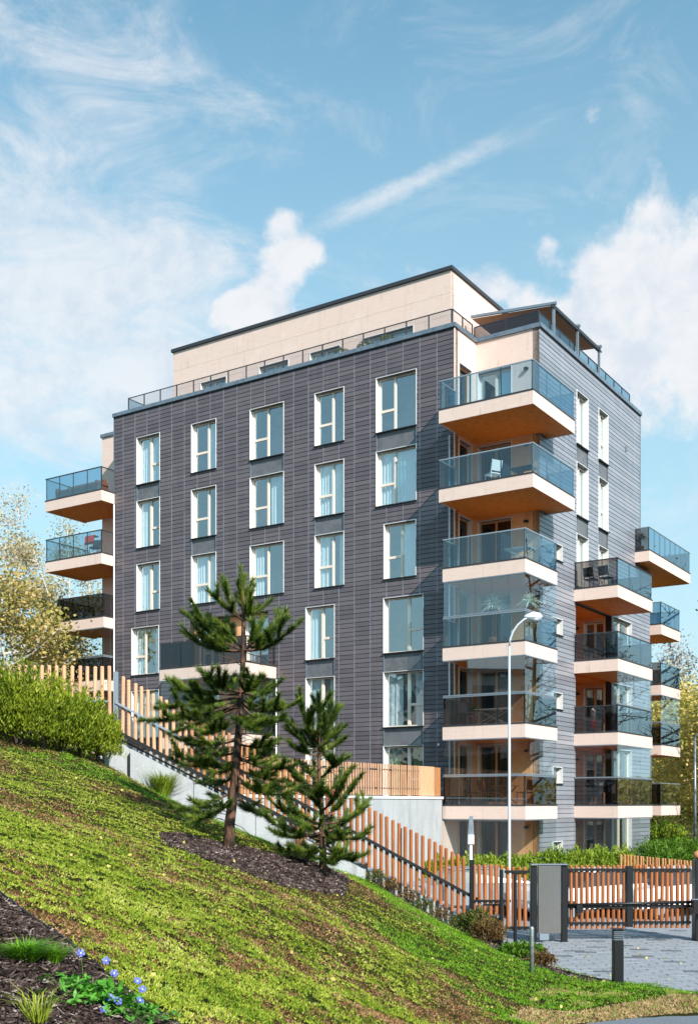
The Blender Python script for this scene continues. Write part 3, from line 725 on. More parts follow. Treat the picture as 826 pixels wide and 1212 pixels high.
# balconies ------------------------------------------------
def balcony(poly, z, rails, glassmat='rail_glass', sidemat='rail_glass_blue', railmat='alu', glazing=(), glaz_to=None, thick=.53, pitch=1.25, fascias=None, railh=1.06, soffit_dir='x'):
    """poly: ccw outline; rails: list of edge numbers that carry glass; fascia on the same edges"""
    b_ = MB().prism(poly, z - thick + .03, z - .03).build('balcony', 'cream', B)
    xs = [p_[0] for p_ in poly]; ys = [p_[1] for p_ in poly]
    sf = MB(); y = min(ys) + .03; wbd = .14
    while y < max(ys) - .05:
        ym = y + wbd / 2; cr = []
        for i in range(len(poly)):
            (xa, ya), (xb, yb) = poly[i], poly[(i + 1) % len(poly)]
            if (ya > ym) != (yb > ym): cr.append(xa + (ym - ya) * (xb - xa) / (yb - ya))
        cr.sort()
        for k in range(0, len(cr) - 1, 2): sf.box(cr[k] + .03, cr[k + 1] - .03, y, min(y + wbd - .008, max(ys) - .03), z - thick - .0, z - thick + .028)
        y += wbd
    sf.build('soffit', 'soffit_wood', b_)
    n_ = len(poly)
    posts = MB(); 
    for e in rails:
        (xa, ya), (xb, yb) = poly[e], poly[(e + 1) % n_]
        L = math.hypot(xb - xa, yb - ya); ux, uy = (xb - xa) / L, (yb - ya) / L; nx_, ny_ = uy, -ux    # outward for ccw
        ang = math.atan2(uy, ux)
        m_ = max(1, round(L / 2.0))
        for i in range(m_):
            s0, s1 = i * L / m_ + (.0 if i == 0 else .003), (i + 1) * L / m_ - (.0 if i == m_ - 1 else .003)
            ext = .03
            MB().box(s0 - (ext if i == 0 else 0), s1 + (ext - .002 if i == m_ - 1 else 0), -.032, -.002, z - thick - .02, z - .06).build('fascia_panel', 'cream', b_, loc=(xa, ya, 0), rz=ang)
        MB().box(-.04, L + .04, -.045, .03, z - .058, z + .0).build('edge_trim', 'trim_dark', b_, loc=(xa, ya, 0), rz=ang)
        k = max(1, round(L / pitch)); gm = sidemat if abs(ny_) < .5 else glassmat
        for i in range(k):
            s0, s1 = i * L / k + .012, (i + 1) * L / k - .012
            MB().box(s0, s1, -.012, .0, z + .01, z + railh - .03).build('glass_panel', gm, b_, loc=(xa, ya, 0), rz=ang)
        MB().box(-.02, L + .02, -.03, .02, z + railh - .03, z + railh + .012).build('handrail', railmat, b_, loc=(xa, ya, 0), rz=ang)
        for i in range(k + 1):
            s0 = min(max(i * L / k, .03), L - .03)
            MB().box(s0 - .018, s0 + .018, .002, .035, z, z + railh - .03).build('post', 'trim_dark' if railmat != 'alu' or abs(ny_) > .5 else 'alu', b_, loc=(xa, ya, 0), rz=ang)
    for (e, s0f, s1f, gmat) in glazing:
        (xa, ya), (xb, yb) = poly[e], poly[(e + 1) % n_]
        L = math.hypot(xb - xa, yb - ya); ang = math.atan2(yb - ya, xb - xa)
        k = max(1, round(L * (s1f - s0f) / .72)); z0 = z + railh + .04; z1 = glaz_to
        for i in range(k):
            s0 = L * (s0f + (s1f - s0f) * i / k) + .005; s1 = L * (s0f + (s1f - s0f) * (i + 1) / k) - .005
            MB().box(s0, s1, .0, .01, z0 + .03, z1 - .04).build('glazing_pane', gmat, b_, loc=(xa, ya, 0), rz=ang)
        MB().box(0, L, -.04, .05, z0 - .02, z0 + .03).build('glazing_rail', 'grey_metal', b_, loc=(xa, ya, 0), rz=ang)
        MB().box(0, L, -.03, .05, z1 - .04, z1 - .002).build('glazing_rail', 'grey_metal', b_, loc=(xa, ya, 0), rz=ang)
    return b_
C1 = [(-2.70, -3.15), (1.1, -3.15), (1.1, .73), (.012, .73), (.012, -.012), (-2.768, -.012), (-2.768, -1.84), (-2.70, -1.84)]
for f in (6, 5): balcony(C1, f * FH, [0, 1, 2, 7], pitch=1.27)
C2 = [(-2.62, -3.0), (.73, -3.0), (.73, -.12), (.012, -.12), (.012, -.012), (-2.768, -.012), (-2.768, -1.84), (-2.62, -1.84)]
balcony(C2, 4 * FH, [0, 1, 2, 7])
balcony(C2, 3 * FH, [0, 1, 2, 7], glazing=[(0, 0, 1, 'clear_glass_sky'), (1, 0, 1, 'clear_glass_sky')], glaz_to=4 * FH - .55)
balcony(C2, 2 * FH, [0, 1, 2, 7], 'rail_glass_dark', glazing=[(0, .3, 1, 'clear_glass_sky'), (1, 0, 1, 'clear_glass_sky')], glaz_to=3 * FH - .55, railmat='grey_metal')
balcony(C2, 1 * FH, [0, 1, 2, 7], 'rail_glass_dark', 'rail_glass_dark', glazing=[(0, 0, 1, 'clear_glass'), (1, 0, 1, 'clear_glass')], glaz_to=2 * FH - .55, railmat='grey_metal')
C3 = [(0.012, 3.55), (1.85, 3.55), (1.85, 7.85), (.012, 7.85)]
balcony(C3, 4 * FH, [0, 1, 2], 'rail_glass_dark', 'rail_glass_blue', railmat='trim_dark')
balcony(C3, 3 * FH, [0, 1, 2], 'rail_glass_dark', 'rail_glass_blue', railmat='trim_dark')
balcony(C3, 2 * FH, [0, 1, 2], 'rail_glass_dark', 'rail_glass_blue', railmat='trim_dark', glazing=[(1, 0, 1, 'clear_glass_sky')], glaz_to=3 * FH - .55)
balcony(C3, 1 * FH, [0, 1, 2], 'rail_glass_dark', 'rail_glass_dark', railmat='trim_dark', glazing=[(0, 0, 1, 'clear_glass'), (1, 0, 1, 'clear_glass_sky')], glaz_to=2 * FH - .55)
D1 = [(-3, 11.87), (.012, 11.87), (.012, 11.1), (.67, 11.1), (.67, 17.6), (-3, 17.6)]
balcony(D1, 5 * FH, [2, 3, 4], 'rail_glass_dark', 'rail_glass_blue', railmat='alu', pitch=.8)
D2 = [(-3, 14.3), (.22, 14.3), (.22, 17.35), (-3, 17.35)]
for f in (4, 3, 2, 1):
    balcony(D2, f * FH, [0, 1, 2], 'rail_glass_dark' if f < 4 else 'rail_glass_blue', 'rail_glass_blue' if f > 1 else 'rail_glass_dark', railmat='alu', pitch=.8,
            glazing=[(0, 0, 1, 'clear_glass'), (1, 0, 1, 'clear_glass_sky')] if f == 2 else (), glaz_to=f * FH + 2.45)
E1 = [(-25.05, -2.65), (-21.214, -2.65), (-21.214, -.012), (-25.05, -.012)]
for f, g in ((6, 'rail_glass_blue'), (5, 'rail_glass')): balcony(E1, f * FH, [0, 1, 3], g, 'roof_glass', railmat='trim_dark', pitch=.95)
E2 = [(-24.4, -2.5), (-21.214, -2.5), (-21.214, -.012), (-24.4, -.012)]
balcony(E2, 4 * FH, [0, 1, 3], 'rail_glass_black', 'rail_glass_dark', railmat='trim_dark')
for f in (3, 2): balcony(E2, f * FH, [0, 1, 3], 'rail_glass_black', 'rail_glass_dark', railmat='grey_metal', glazing=[(0, 0, 1, 'clear_glass'), (1, 0, 1, 'clear_glass')], glaz_to=f * FH + 2.45)
G1 = [(-16.3, -3.86), (-11.5, -3.86), (-11.5, YA - .012), (-16.3, YA - .012)]
balcony(G1, 3 * FH, [0, 1, 3], 'rail_glass_black', 'roof_glass', railmat='trim_dark')
for f in (2, 1): balcony(G1, f * FH, [0, 1, 3], 'rail_glass_dark', 'rail_glass_dark', railmat='grey_metal', glazing=[(0, 0, 1, 'clear_glass'), (1, 0, 1, 'clear_glass')], glaz_to=f * FH + 2.45)
# ground-floor glass rooms under the stacks
for poly in (C2, C3):
    gr_ = MB().prism([(p_[0], p_[1]) for p_ in poly], -.1, .04).build('terrace', 'concrete', B)
    for e in (0, 1):
        (xa, ya), (xb, yb) = poly[e], poly[e + 1]; L = math.hypot(xb - xa, yb - ya); ang = math.atan2(yb - ya, xb - xa); k = round(L / .72)
        for i in range(k): MB().box(L * i / k + .005, L * (i + 1) / k - .005, 0, .01, .1, 2.41).build('glazing_pane', 'clear_glass', gr_, loc=(xa, ya, 0), rz=ang)
        MB().box(0, L, -.02, .03, 2.41, 2.46).box(0, L, -.02, .03, .04, .1).each('glazing_rail', 'grey_metal', gr_, loc=(xa, ya, 0), rz=ang)
# cream pier left of the ground-floor room
MB().box(-2.775, -2.625, -2.99, YA - .012, 0, 2.45).build('pier', 'cream', B)
# roof-edge glass
def roof_rail(x0, y0, x1, y1, z, h, n_, mat):
    L = math.hypot(x1 - x0, y1 - y0); ang = math.atan2(y1 - y0, x1 - x0)
    r_ = MB().box(0, L, -.02, .02, z + h - .03, z + h).build('roof_railing', 'trim_dark', B, loc=(x0, y0, 0), rz=ang)
    for i in range(n_ + 1): MB().box(L * i / n_ - .02, L * i / n_ + .02, -.022, .022, z, z + h - .03).build('post', 'trim_dark', r_)
    for i in range(n_): MB().box(L * i / n_ + .03, L * (i + 1) / n_ - .03, -.006, .006, z + .01, z + h - .03).build('glass_panel', mat, r_)
RZ = TOP + .174
roof_rail(-20.35, YA + .1, -2.95, YA + .1, RZ, .62, 17, 'roof_glass')
roof_rail(-2.93, YA + .12, -2.93, .0, RZ, .62, 2, 'roof_glass')
roof_rail(-20.37, YA + .12, -20.37, .2, RZ, .62, 1, 'rail_glass_blue')
roof_rail(-2.9, .12, -.1, .12, RZ, .55, 2, 'rail_glass_dark')
roof_rail(-.1, .15, -.1, 10.6, RZ, .5, 10, 'rail_glass_blue')
# pergola with awning
pg = MB().box(-.12, .02, 1.30, 6.55, 22.9, 23.02).box(-.02, .06, 1.28, 6.57, 22.84, 22.9).build('pergola', 'trim_dark', B)
for y in (1.38, 3.89, 6.39):
    MB().box(-.05, .04, y - .045, y + .045, RZ, 22.9).build('post', 'grey_metal', pg)
    MB().add([(-3.7, y - .05, 23.36), (.12, y - .05, 23.0), (.12, y + .05, 23.0), (-3.7, y + .05, 23.36), (-3.7, y - .05, 23.46), (.12, y - .05, 23.1), (.12, y + .05, 23.1), (-3.7, y + .05, 23.46)],
             [(0, 3, 2, 1), (4, 5, 6, 7), (0, 1, 5, 4), (1, 2, 6, 5), (2, 3, 7, 6), (3, 0, 4, 7)]).build('rafter', 'grey_metal', pg)
MB().add([(-3.68, 1.45, 23.33), (.0, 1.45, 22.99), (.0, 6.32, 22.99), (-3.68, 6.32, 23.33), (-3.68, 1.45, 23.35), (.0, 1.45, 23.01), (.0, 6.32, 23.01), (-3.68, 6.32, 23.35)],
         [(0, 3, 2, 1), (4, 5, 6, 7), (0, 1, 5, 4), (1, 2, 6, 5), (2, 3, 7, 6), (3, 0, 4, 7)]).build('awning', 'awning', pg)
# downpipes, wall lamps, vents
for (x, y, z0, z1) in ((-2.95, YA - .09, .2, 17.4), (-21.12, YA - .09, 1, 17.4), (-11.38, YA - .1, 1, 8.4)):
    MB().tube([(x, y, z0), (x, y, z1)], .035, 8).build('downpipe', 'white_paint', B, smooth=True)
for f in range(0, 7):
    MB().lathe([(.02, -.05), (.09, -.04), (.11, 0), (.09, .04), (.02, .05)], (-.55, -.08, f * FH + 2.1), 10).build('wall_lamp', 'black_metal', B, smooth=True)
for f in range(0, 4):
    MB().lathe([(.02, -.05), (.09, -.04), (.11, 0), (.09, .04), (.02, .05)], (-1.62, 7.9, f * FH + 2.05), 10).build('wall_lamp', 'black_metal', B, smooth=True)
MB().box(0, .06, 9.75, 9.87, 19.4, 19.6).build('vent', 'grey_metal', B)
MB().box(-3.5, -3.42, YA - .06, YA, 5.3, 5.4).build('vent', 'white_paint', B)

#PART2
# ------------------------------------------------------------------ fences, gates, wall
material('wood_mid', (.58, .25, .095), .55, noise=[(5, (.38, .14, .05), .4, .7, (6, 6, .5))], coords='World')
def picket_mesh(h, r, mat, n=8): return MB().lathe([(r, 0), (r, h - r * .5), (r * .8, h - .006), (r * .3, h)], n=n).mesh('picket', mat)
def top_z(X): return CAMZ + 2.78 - .529 * (X + 4.93)
def fenceY(X): return 23.5 + (X + 4.93) / 7.58
PM = {k: picket_mesh(1.32, .040, k) for k in ('wood_pale', 'wood_mid', 'wood_picket')}
f1 = thing('picket_fence', 'pale level picket fence standing behind the yellow green hedge at the left edge', 'fence', (-5, 23, 4.3))
x = -5.05
while x > -9.6:
    i = (-5.05 - x) / .155
    inst(PM['wood_pale'], 'picket', f1, (x + 5 + rnd.uniform(-.004, .004), .42 + (x + 5.05) * .12, .18 + 1.44 - 1.32 + rnd.uniform(-.008, .008))); x -= .155
MB().tube([(-.05, .30, .86), (-1.3, .20, .87), (-4.6, -.2, .87)], .028, 8).build('rail', 'grey_metal', f1, smooth=True)
MB().tube([(-.05, .5, .2), (-4.6, -.05, .2)], .025, 8).build('rail', 'grey_metal', f1, smooth=True)
f2 = thing('picket_fence', 'stepped wooden picket fence running down the bank beside the two pines', 'fence', (0, 24, 0))
x = -4.80; k = 0
while x < 2.62:
    mt = 'wood_pale' if x < -3.4 else ('wood_mid' if x < -.9 else 'wood_picket')
    inst(PM[mt], 'picket', f2, (x, fenceY(x) - 24, top_z(x) - 1.32 + rnd.uniform(-.008, .008))); x += .131
def rail(x0, z0, x1, z1, dy, r, name, mat, par, h=None):
    y0, y1 = fenceY(x0) - 24 + dy, fenceY(x1) - 24 + dy
    a, b_ = Vector((x0, y0, z0)), Vector((x1, y1, z1)); d = (b_ - a)
    m_ = MB(); n_ = Vector((0, 0, 1)) * (h or r)
    vs_ = []
    for p_ in (a, b_):
        for sy, sz in ((-r, -1), (r, -1), (r, 1), (-r, 1)): vs_.append(p_ + Vector((0, sy, 0)) + n_ * sz)
    m_.add(vs_, [(0, 1, 2, 3), (7, 6, 5, 4), (0, 4, 5, 1), (1, 5, 6, 2), (2, 6, 7, 3), (3, 7, 4, 0)])
    return m_.build(name, mat, par)
rail(-4.93, CAMZ + 2.16, -3.6, CAMZ + 1.43, -.07, .025, 'handrail', 'grey_metal', f2)
rail(-3.6, CAMZ + 1.43, 2.83, CAMZ - 2.10, -.07, .028, 'handrail', 'black_metal', f2, .04)
rail(-4.93, CAMZ + 1.55, -.3, CAMZ - .87, -.07, .03, 'bottom_rail', 'black_metal', f2, .045)
rail(-4.93, CAMZ + 1.42, -.3, CAMZ - 1.0, .03, .02, 'bottom_rail', 'black_metal', f2, .02)
for xx, y0, y1, mt in ((138, 795, 876, 'grey_metal'), (256, 870, 962, 'black_metal'), (360, 930, 1010, 'black_metal'), (473, 980, 1062, 'black_metal')):
    X = (xx - 413) / F_PX * 24; Y = fenceY(X) + (.0 if xx == 138 else .12); X = (xx - 413) / F_PX * Y
    MB().bbox(X - .045, X + .045, Y - 24 - .045, Y - 24 + .045, px(xx, y1, Y).z, px(xx, y0, Y).z).build('post', mt, f2)
bolt = MB().lathe([(.012, 0), (.016, .01), (.008, .02)], n=6)
# retaining wall under the fence: cast sections
rw = thing('retaining_wall', 'pale concrete retaining wall stepping down below the picket fence', 'wall', (0, 24, 0))
def topw(X): return CAMZ + 1.34 - .525 * (X + 4.93)
secs = [-4.62, -3.3, -2.0, -.7, .35]
for a, b_ in zip(secs, secs[1:]):
    a += .006; b_ -= .006; y0, y1 = fenceY(a) - 24, fenceY(b_) - 24; w_ = .14
    vs_ = [(a, y0 - w_, topw(a) - 2.2), (b_, y1 - w_, topw(b_) - 2.2), (b_, y1 + w_, topw(b_) - 2.2), (a, y0 + w_, topw(a) - 2.2), (a, y0 - w_, topw(a)), (b_, y1 - w_, topw(b_)), (b_, y1 + w_, topw(b_)), (a, y0 + w_, topw(a))]
    MB().add(vs_, [(0, 3, 2, 1), (4, 5, 6, 7), (0, 1, 5, 4), (1, 2, 6, 5), (2, 3, 7, 6), (3, 0, 4, 7)]).build('wall_section', 'concrete', rw)
MB().add([(-5.15, -.62, 2.2), (-4.626, -.36, 2.2), (-4.626, .15, 2.2), (-5.15, .1, 2.2), (-5.15, -.62, topw(-5.0) + .02), (-4.626, -.36, topw(-4.7)), (-4.626, .15, topw(-4.7)), (-5.15, .1, topw(-5.0) + .02)],
         [(0, 3, 2, 1), (4, 5, 6, 7), (0, 1, 5, 4), (1, 2, 6, 5), (2, 3, 7, 6), (3, 0, 4, 7)]).build('wall_section', 'concrete', rw)
# stair behind the fence
st = MB()
for i in range(24):
    xs_ = -4.7 + i * .32; zt = topw(xs_) - .02
    st.box(xs_, xs_ + .318, 24.75 if xs_ < 2 else 24.9, 26.6, max(zt - .6, -.1), max(zt, .12))
stair = thing('staircase', 'concrete outdoor staircase behind the sloping picket fence', 'stairs', (0, 0, 0))
st.each('step', 'concrete', stair)
# level corner section next to the small gate
f3 = thing('picket_fence', 'short level picket fence between the black post and the small gate', 'fence', (2.7, 24.4, 0))
for row_, (dy, n_) in enumerate(((0, 6), (.35, 5))):
    for i in range(n_):
        inst(PM['wood_picket'], 'picket', f3, (.04 + i * .125 + row_ * .05, dy, .34 + rnd.uniform(-.006, .006)))
MB().box(.0, .85, -.07, -.03, .85, .90).build('rail', 'black_metal', f3)
MB().bbox(-.05, .05, -.06, .04, 0, 1.78).build('post', 'black_metal', f3)
def gate_leaf(par, x0, x1, ztop, zbot, pz0, pz1, step, rails, y=0, mat='wood_picket'):
    pmh = picket_mesh(pz1 - pz0, .038, mat); n_ = int(round((x1 - x0) / step))
    for i in range(n_): inst(pmh, 'picket', par, (x0 + step * (i + .5), y, pz0 + rnd.uniform(-.004, .004)))
    for z in rails:
        MB().box(x0 - .02, x1 + .02, y - .075, y - .035, z - .028, z + .028).build('rail', 'black_metal', par)
# pedestrian gate
g1 = thing('pedestrian_gate', 'narrow pedestrian gate with four wooden pickets in a black frame', 'gate', (3.12, 22.75, 0))
gate_leaf(g1, .08, .55, 1.7, .4, .42, 1.72, .118, (1.62, .47))
MB().bbox(-.035, .035, -.09, .03, .02, 1.66).build('post', 'black_metal', g1)
MB().box(-.38, -.036, -.06, -.02, .92, .96).build('side_rail', 'black_metal', g1)
sp_ = MB().bbox(-.032, .032, -.032, .032, 0, 1.66).build('slim_post', 'black_metal', loc=(3.31, 22.1, 0)); tag(sp_, 'slim black steel post standing just in front of the pedestrian gate', 'post')
# stainless cabinet
cb = thing('intercom_cabinet', 'brushed steel intercom panel between two black posts', 'intercom panel', (4.02, 24.2, 0))
MB().bbox(-.065, .065, -.08, .08, 0, 1.66).build('post', 'black_metal', cb)
MB().bbox(.605, .735, -.08, .08, 0, 1.68).build('post', 'black_metal', cb)
MB().bbox(.085, .585, -.12, .06, .2, 1.68, .012).build('panel', 'stainless', cb)
MB().box(-.065, .735, -.14, .1, 1.683, 1.70).build('cap', 'grey_metal', cb)
MB().box(.12, .32, -.132, -.121, .05, .19).build('base_plate', 'grey_metal', cb)
# sliding gate
g2 = thing('sliding_gate', 'wide sliding gate of round wooden pickets on black rails', 'gate', (4.78, 24.45, 0))
gate_leaf(g2, .06, 1.31, 1.65, .3, .25, 1.66, .116, (1.56, .74, .38)); gate_leaf(g2, 1.47, 2.72, 1.65, .3, .27, 1.67, .116, (1.56, .76, .40))
MB().bbox(1.32, 1.46, -.09, .05, .30, 1.64).build('stile', 'black_metal', g2)
MB().bbox(.0, .045, -.09, .05, .3, 1.60).build('stile', 'black_metal', g2)
MB().tube([(-.25, -.12, .78), (2.9, -.12, .86)], .032, 8).build('drive_bar', 'black_metal', g2, smooth=True)
MB().bbox(.2, .34, -.17, -.09, .62, .80).build('latch', 'black_metal', g2)
gp = thing('gate_post', 'thick black gate post with a motor housing at the right edge', 'post', (7.6, 24.4, 0))
MB().bbox(-.02, .32, -.14, .14, 0, 1.78).build('post', 'black_metal', gp)
MB().bbox(-.13, .2, -.32, -.142, .62, .92).build('motor_housing', 'black_metal', gp)
MB().box(-.14, .1, -.30, -.16, .922, .935).build('cover_plate', 'grey_metal', gp)
MB().lathe([(.02, 0), (.09, .04), (.11, .1), (.09, .16), (.02, .2)], (.08, 0, 1.782), 12).build('finial', 'wood_mid', gp, smooth=True)
# bollard light, steel post, electrical box
bl = thing('bollard_light', 'black square bollard light at the corner of the paving', 'bollard', (4.42, 18.25, 0))
MB().bbox(-.082, .082, -.082, .082, 0, .76).build('body', 'black_metal', bl)
MB().bbox(-.076, .076, -.076, .076, .762, .93).build('lantern', 'car_glass', bl)
for i in range(5): MB().box(-.084, .084, -.084, .084, .775 + i * .032, .783 + i * .032).build('louvre', 'grey_metal', bl)
MB().bbox(-.086, .086, -.086, .086, .932, .955).build('cap', 'black_metal', bl)
gp2 = thing('steel_post', 'short galvanised steel post standing on the lawn edge', 'post', (2.99, 18.15, 0))
MB().lathe([(.036, 0), (.036, .96), (.03, .99), (.01, 1.0)], n=14).build('tube', 'galvanised', gp2, smooth=True)
MB().lathe([(.05, .0), (.05, .03)], n=12).build('collar', 'grey_metal', gp2)
eb = thing('junction_box', 'small black box with a pale lid behind the shrubs', 'utility box', (3.0, 23.3, 0))
MB().bbox(-.18, .18, -.15, .15, 0, .62).build('body', 'black_metal', eb); MB().bbox(-.2, .2, -.17, .17, .622, .66).build('lid', 'galvanised', eb)
# terrace wall and fence in front of the building
T0 = Vector((px(523, 0, 42).x, 42, 0)); T1 = Vector((px(285, 0, 32).x, 32, 0)); TD = (T1 - T0); TL = TD.length; TANG = math.atan2(TD.y, TD.x)
tw = thing('terrace_wall', 'smooth pale grey terrace wall below the fine picket fence', 'wall', (T0.x, T0.y, 0), TANG)
nseg = 5
for i in range(nseg): MB().box(TL * i / nseg + .008, TL * (i + 1) / nseg - .008, -.2, 0, -.1, 3.2).build('wall_panel', 'terrace_concrete' if 'terrace_concrete' in MATS else 'concrete', tw)
MB().box(-.05, TL, -.25, .04, 3.2, 3.29).build('coping', 'white_paint', tw)
tf = thing('picket_fence', 'fine pale picket fence on top of the grey terrace wall', 'fence', (T0.x, T0.y, 3.29), TANG)
pm = MB().box(-.028, .028, -.03, .0, .03, 1.12).mesh('picket', 'wood_pale')
n_ = int((TL - 1.7) / .155)
for i in range(n_): inst(pm, 'picket', tf, (1.65 + i * .155, -.06, rnd.uniform(-.006, .006)))
for z in (.25, .9): MB().box(1.6, TL, -.12, -.062, z, z + .05).build('rail', 'trim_dark', tf)
MB().box(.02, .48, -.12, -.06, .03, 1.10).build('board', 'wood_mid', tf); MB().box(.50, 1.58, -.12, -.06, .03, 1.12).build('board', 'wood_pale', tf)
# pale pickets beyond the sliding gate
f5 = thing('picket_fence', 'low row of brown pickets beyond the sliding gate', 'fence', (0, 33, 0))
pm5 = picket_mesh(1.3, .035, 'wood_mid', 6)
for i in range(24):
    xx = 735 + i * 4.3; p_ = px(xx, 1011 + i * .45, 33); inst(pm5, 'picket', f5, (p_.x, i * .05, p_.z - 1.3))
MB().box(px(733, 0, 33).x, px(838, 0, 33).x, -.1, -.05, .5, .56).build('rail', 'black_metal', f5)

for o in COL.objects:
    if o.name.startswith('picket') and o.parent and o.type == 'MESH':
        o.rotation_euler = (R(rnd.gauss(0, .35)), R(rnd.gauss(0, .45)), rnd.uniform(-.05, .05) if 'fine' in o.parent['label'] else rnd.random() * 3)

# ------------------------------------------------------------------ street lamps
lp = thing('street_lamp', 'tall white street lamp with a curved neck behind the gate', 'street lamp', (px(602.5, 0, 27).x, 27, 0))
zt = px(0, 765, 27).z
MB().lathe([(.055, 0), (.055, .9), (.036, 1.0), (.029, zt)], n=12).build('pole', 'lamp_paint', lp, smooth=True)
arm = [(0, 0, zt), (.02, 0, zt + .18), (.09, 0, zt + .36), (.2, 0, zt + .52), (.36, 0, zt + .66), (.5, 0, zt + .72)]
MB().tube(arm, .026, 8).build('arm', 'lamp_paint', lp, smooth=True)
hd = MB(); 
for_x = [(.36, .028, .0), (.44, .06, .01), (.58, .095, .03), (.72, .085, .015), (.79, .04, -.01)]
hd_pts = [(x_, 0, zt + .72 + dz) for x_, r_, dz in for_x]
hd.tube(hd_pts, [r_ for _, r_, _ in for_x], 10).build('lamp_head', 'white_paint', lp, smooth=True)
MB().tube([(.46, 0, zt + .66), (.62, 0, zt + .655), (.78, 0, zt + .66)], [.04, .065, .05], 8).build('lens', 'alu', lp, smooth=True)
s2 = thing('lamp_column', 'short white post with a slim blue grey lantern behind the fence', 'lamp', (px(557, 0, 27.5).x, 27.5, 0))
z0, z1, z2 = px(0, 999, 27.5).z, px(0, 988, 27.5).z, px(0, 966, 27.5).z
MB().lathe([(.05, 0), (.035, z0)], n=8).build('pole', 'white_paint', s2, smooth=True)
MB().bbox(-.075, .075, -.07, .07, z0, z1).build('housing', 'white_paint', s2)
MB().add([(-.075, -.03, z1), (.075, -.03, z1), (.075, .03, z1), (-.075, .03, z1), (-.035, -.02, z2), (.05, -.02, z2), (.05, .02, z2), (-.035, .02, z2)],
         [(4, 5, 6, 7), (0, 1, 5, 4), (1, 2, 6, 5), (2, 3, 7, 6), (3, 0, 4, 7)]).build('blade', 'coping', s2)
s3 = thing('street_lamp', 'distant thin grey lamp post in front of the yellow trees', 'street lamp', (px(822, 0, 60).x, 60, 0))
MB().lathe([(.09, 0), (.05, px(0, 872, 60).z)], n=8).build('pole', 'grey_metal', s3, smooth=True)
MB().tube([(0, 0, px(0, 872, 60).z), (.15, 0, px(0, 869, 60).z), (.6, 0, px(0, 868, 60).z)], [.05, .05, .08], 6).build('arm', 'grey_metal', s3, smooth=True)

# ------------------------------------------------------------------ parked cars
def car(name, label, loc, rz, paint):
    c_ = thing(name, label, 'car', loc, rz, 'cars parked behind the sliding gate')
    prof = [(-2.1, .35), (-2.15, .62), (-2.05, .9), (-1.2, .98), (-.55, 1.02), (1.35, 1.05), (2.0, .98), (2.12, .7), (2.08, .35)]
    m_ = MB(); hw = .86; n_ = len(prof)
    ring = lambda y, s_, dz: [(x_ * s_, y, z_ + dz if z_ > .6 else z_) for x_, z_ in prof]
    secs_ = [(-hw, .97, -.05), (-hw + .08, 1, 0), (hw - .08, 1, 0), (hw, .97, -.05)]
    vs_ = [v for y, s_, dz in secs_ for v in ring(y, s_, dz)]
    fs_ = [(k * n_ + i, k * n_ + (i + 1) % n_, (k + 1) * n_ + (i + 1) % n_, (k + 1) * n_ + i) for k in range(3) for i in range(n_)]
    fs_ += [tuple(range(n_ - 1, -1, -1)), tuple(range(3 * n_, 4 * n_))]
    m_.add(vs_, fs_).build('body', paint, c_)
    cp_ = [(-1.05, .99), (-.35, 1.42), (.0, 1.47), (1.0, 1.45), (1.75, 1.02)]
    def cabin(y, zf, pr, nm, mt, th=0):
        vs2 = [(x_, -yy * (1 if z_ < 1.1 else .84), z_) for yy in (y, -y) for x_, z_ in pr]; k = len(pr)
        return MB().add(vs2, [tuple(range(k)), tuple(range(2 * k - 1, k - 1, -1))] + [(i, k + i, k + i + 1, i + 1) for i in range(k - 1)]).build(nm, mt, c_)
    cabin(.80, 0, cp_, 'window_glass', 'car_glass')
    MB().add([(-.38, -.66, 1.42), (1.02, -.66, 1.45), (1.02, .66, 1.45), (-.38, .66, 1.42), (-.3, -.62, 1.475), (.98, -.62, 1.49), (.98, .62, 1.49), (-.3, .62, 1.475)],
             [(4, 5, 6, 7), (0, 1, 5, 4), (1, 2, 6, 5), (2, 3, 7, 6), (3, 0, 4, 7)]).build('roof', paint, c_)
    for sx in (-1.32, 1.28):
        for sy in (-.80, .80):
            w_ = MB(); w_.tube([(sx, sy - .1, .32), (sx, sy - .07, .32), (sx, sy + .07, .32), (sx, sy + .1, .32)], [.27, .32, .32, .27], 16)
            wo = w_.build('wheel', 'tyre', c_, smooth=False)
            MB().tube([(sx, sy - .11, .32), (sx, sy + .11, .32)], .19, 10).build('rim', 'alu', wo)
    for sy in (-.62, .62):
        MB().bbox(-2.17, -2.04, sy - .16, sy + .16, .64, .78).build('headlight', 'alu', c_)
        MB().bbox(2.04, 2.13, sy - .14, sy + .14, .72, .88).build('tail_light', 'fabric_red', c_)
    MB().box(-2.18, -2.1, -.25, .25, .42, .52).build('number_plate', 'white_paint', c_)
    c_.scale = (1, 1, .86)
    return c_
car('parked_car', 'white car behind the left half of the sliding gate', (px(690, 0, 30).x, 29.6, 0), R(30), 'car_white')
car('parked_car', 'white car behind the right half of the sliding gate', (px(792, 0, 30).x + .1, 30.2, 0), R(30), 'car_white')
car('parked_car', 'silver car half hidden behind the foot of the sloping picket fence', (px(545, 0, 31).x, 30.5, 0), R(8), 'car_silver')

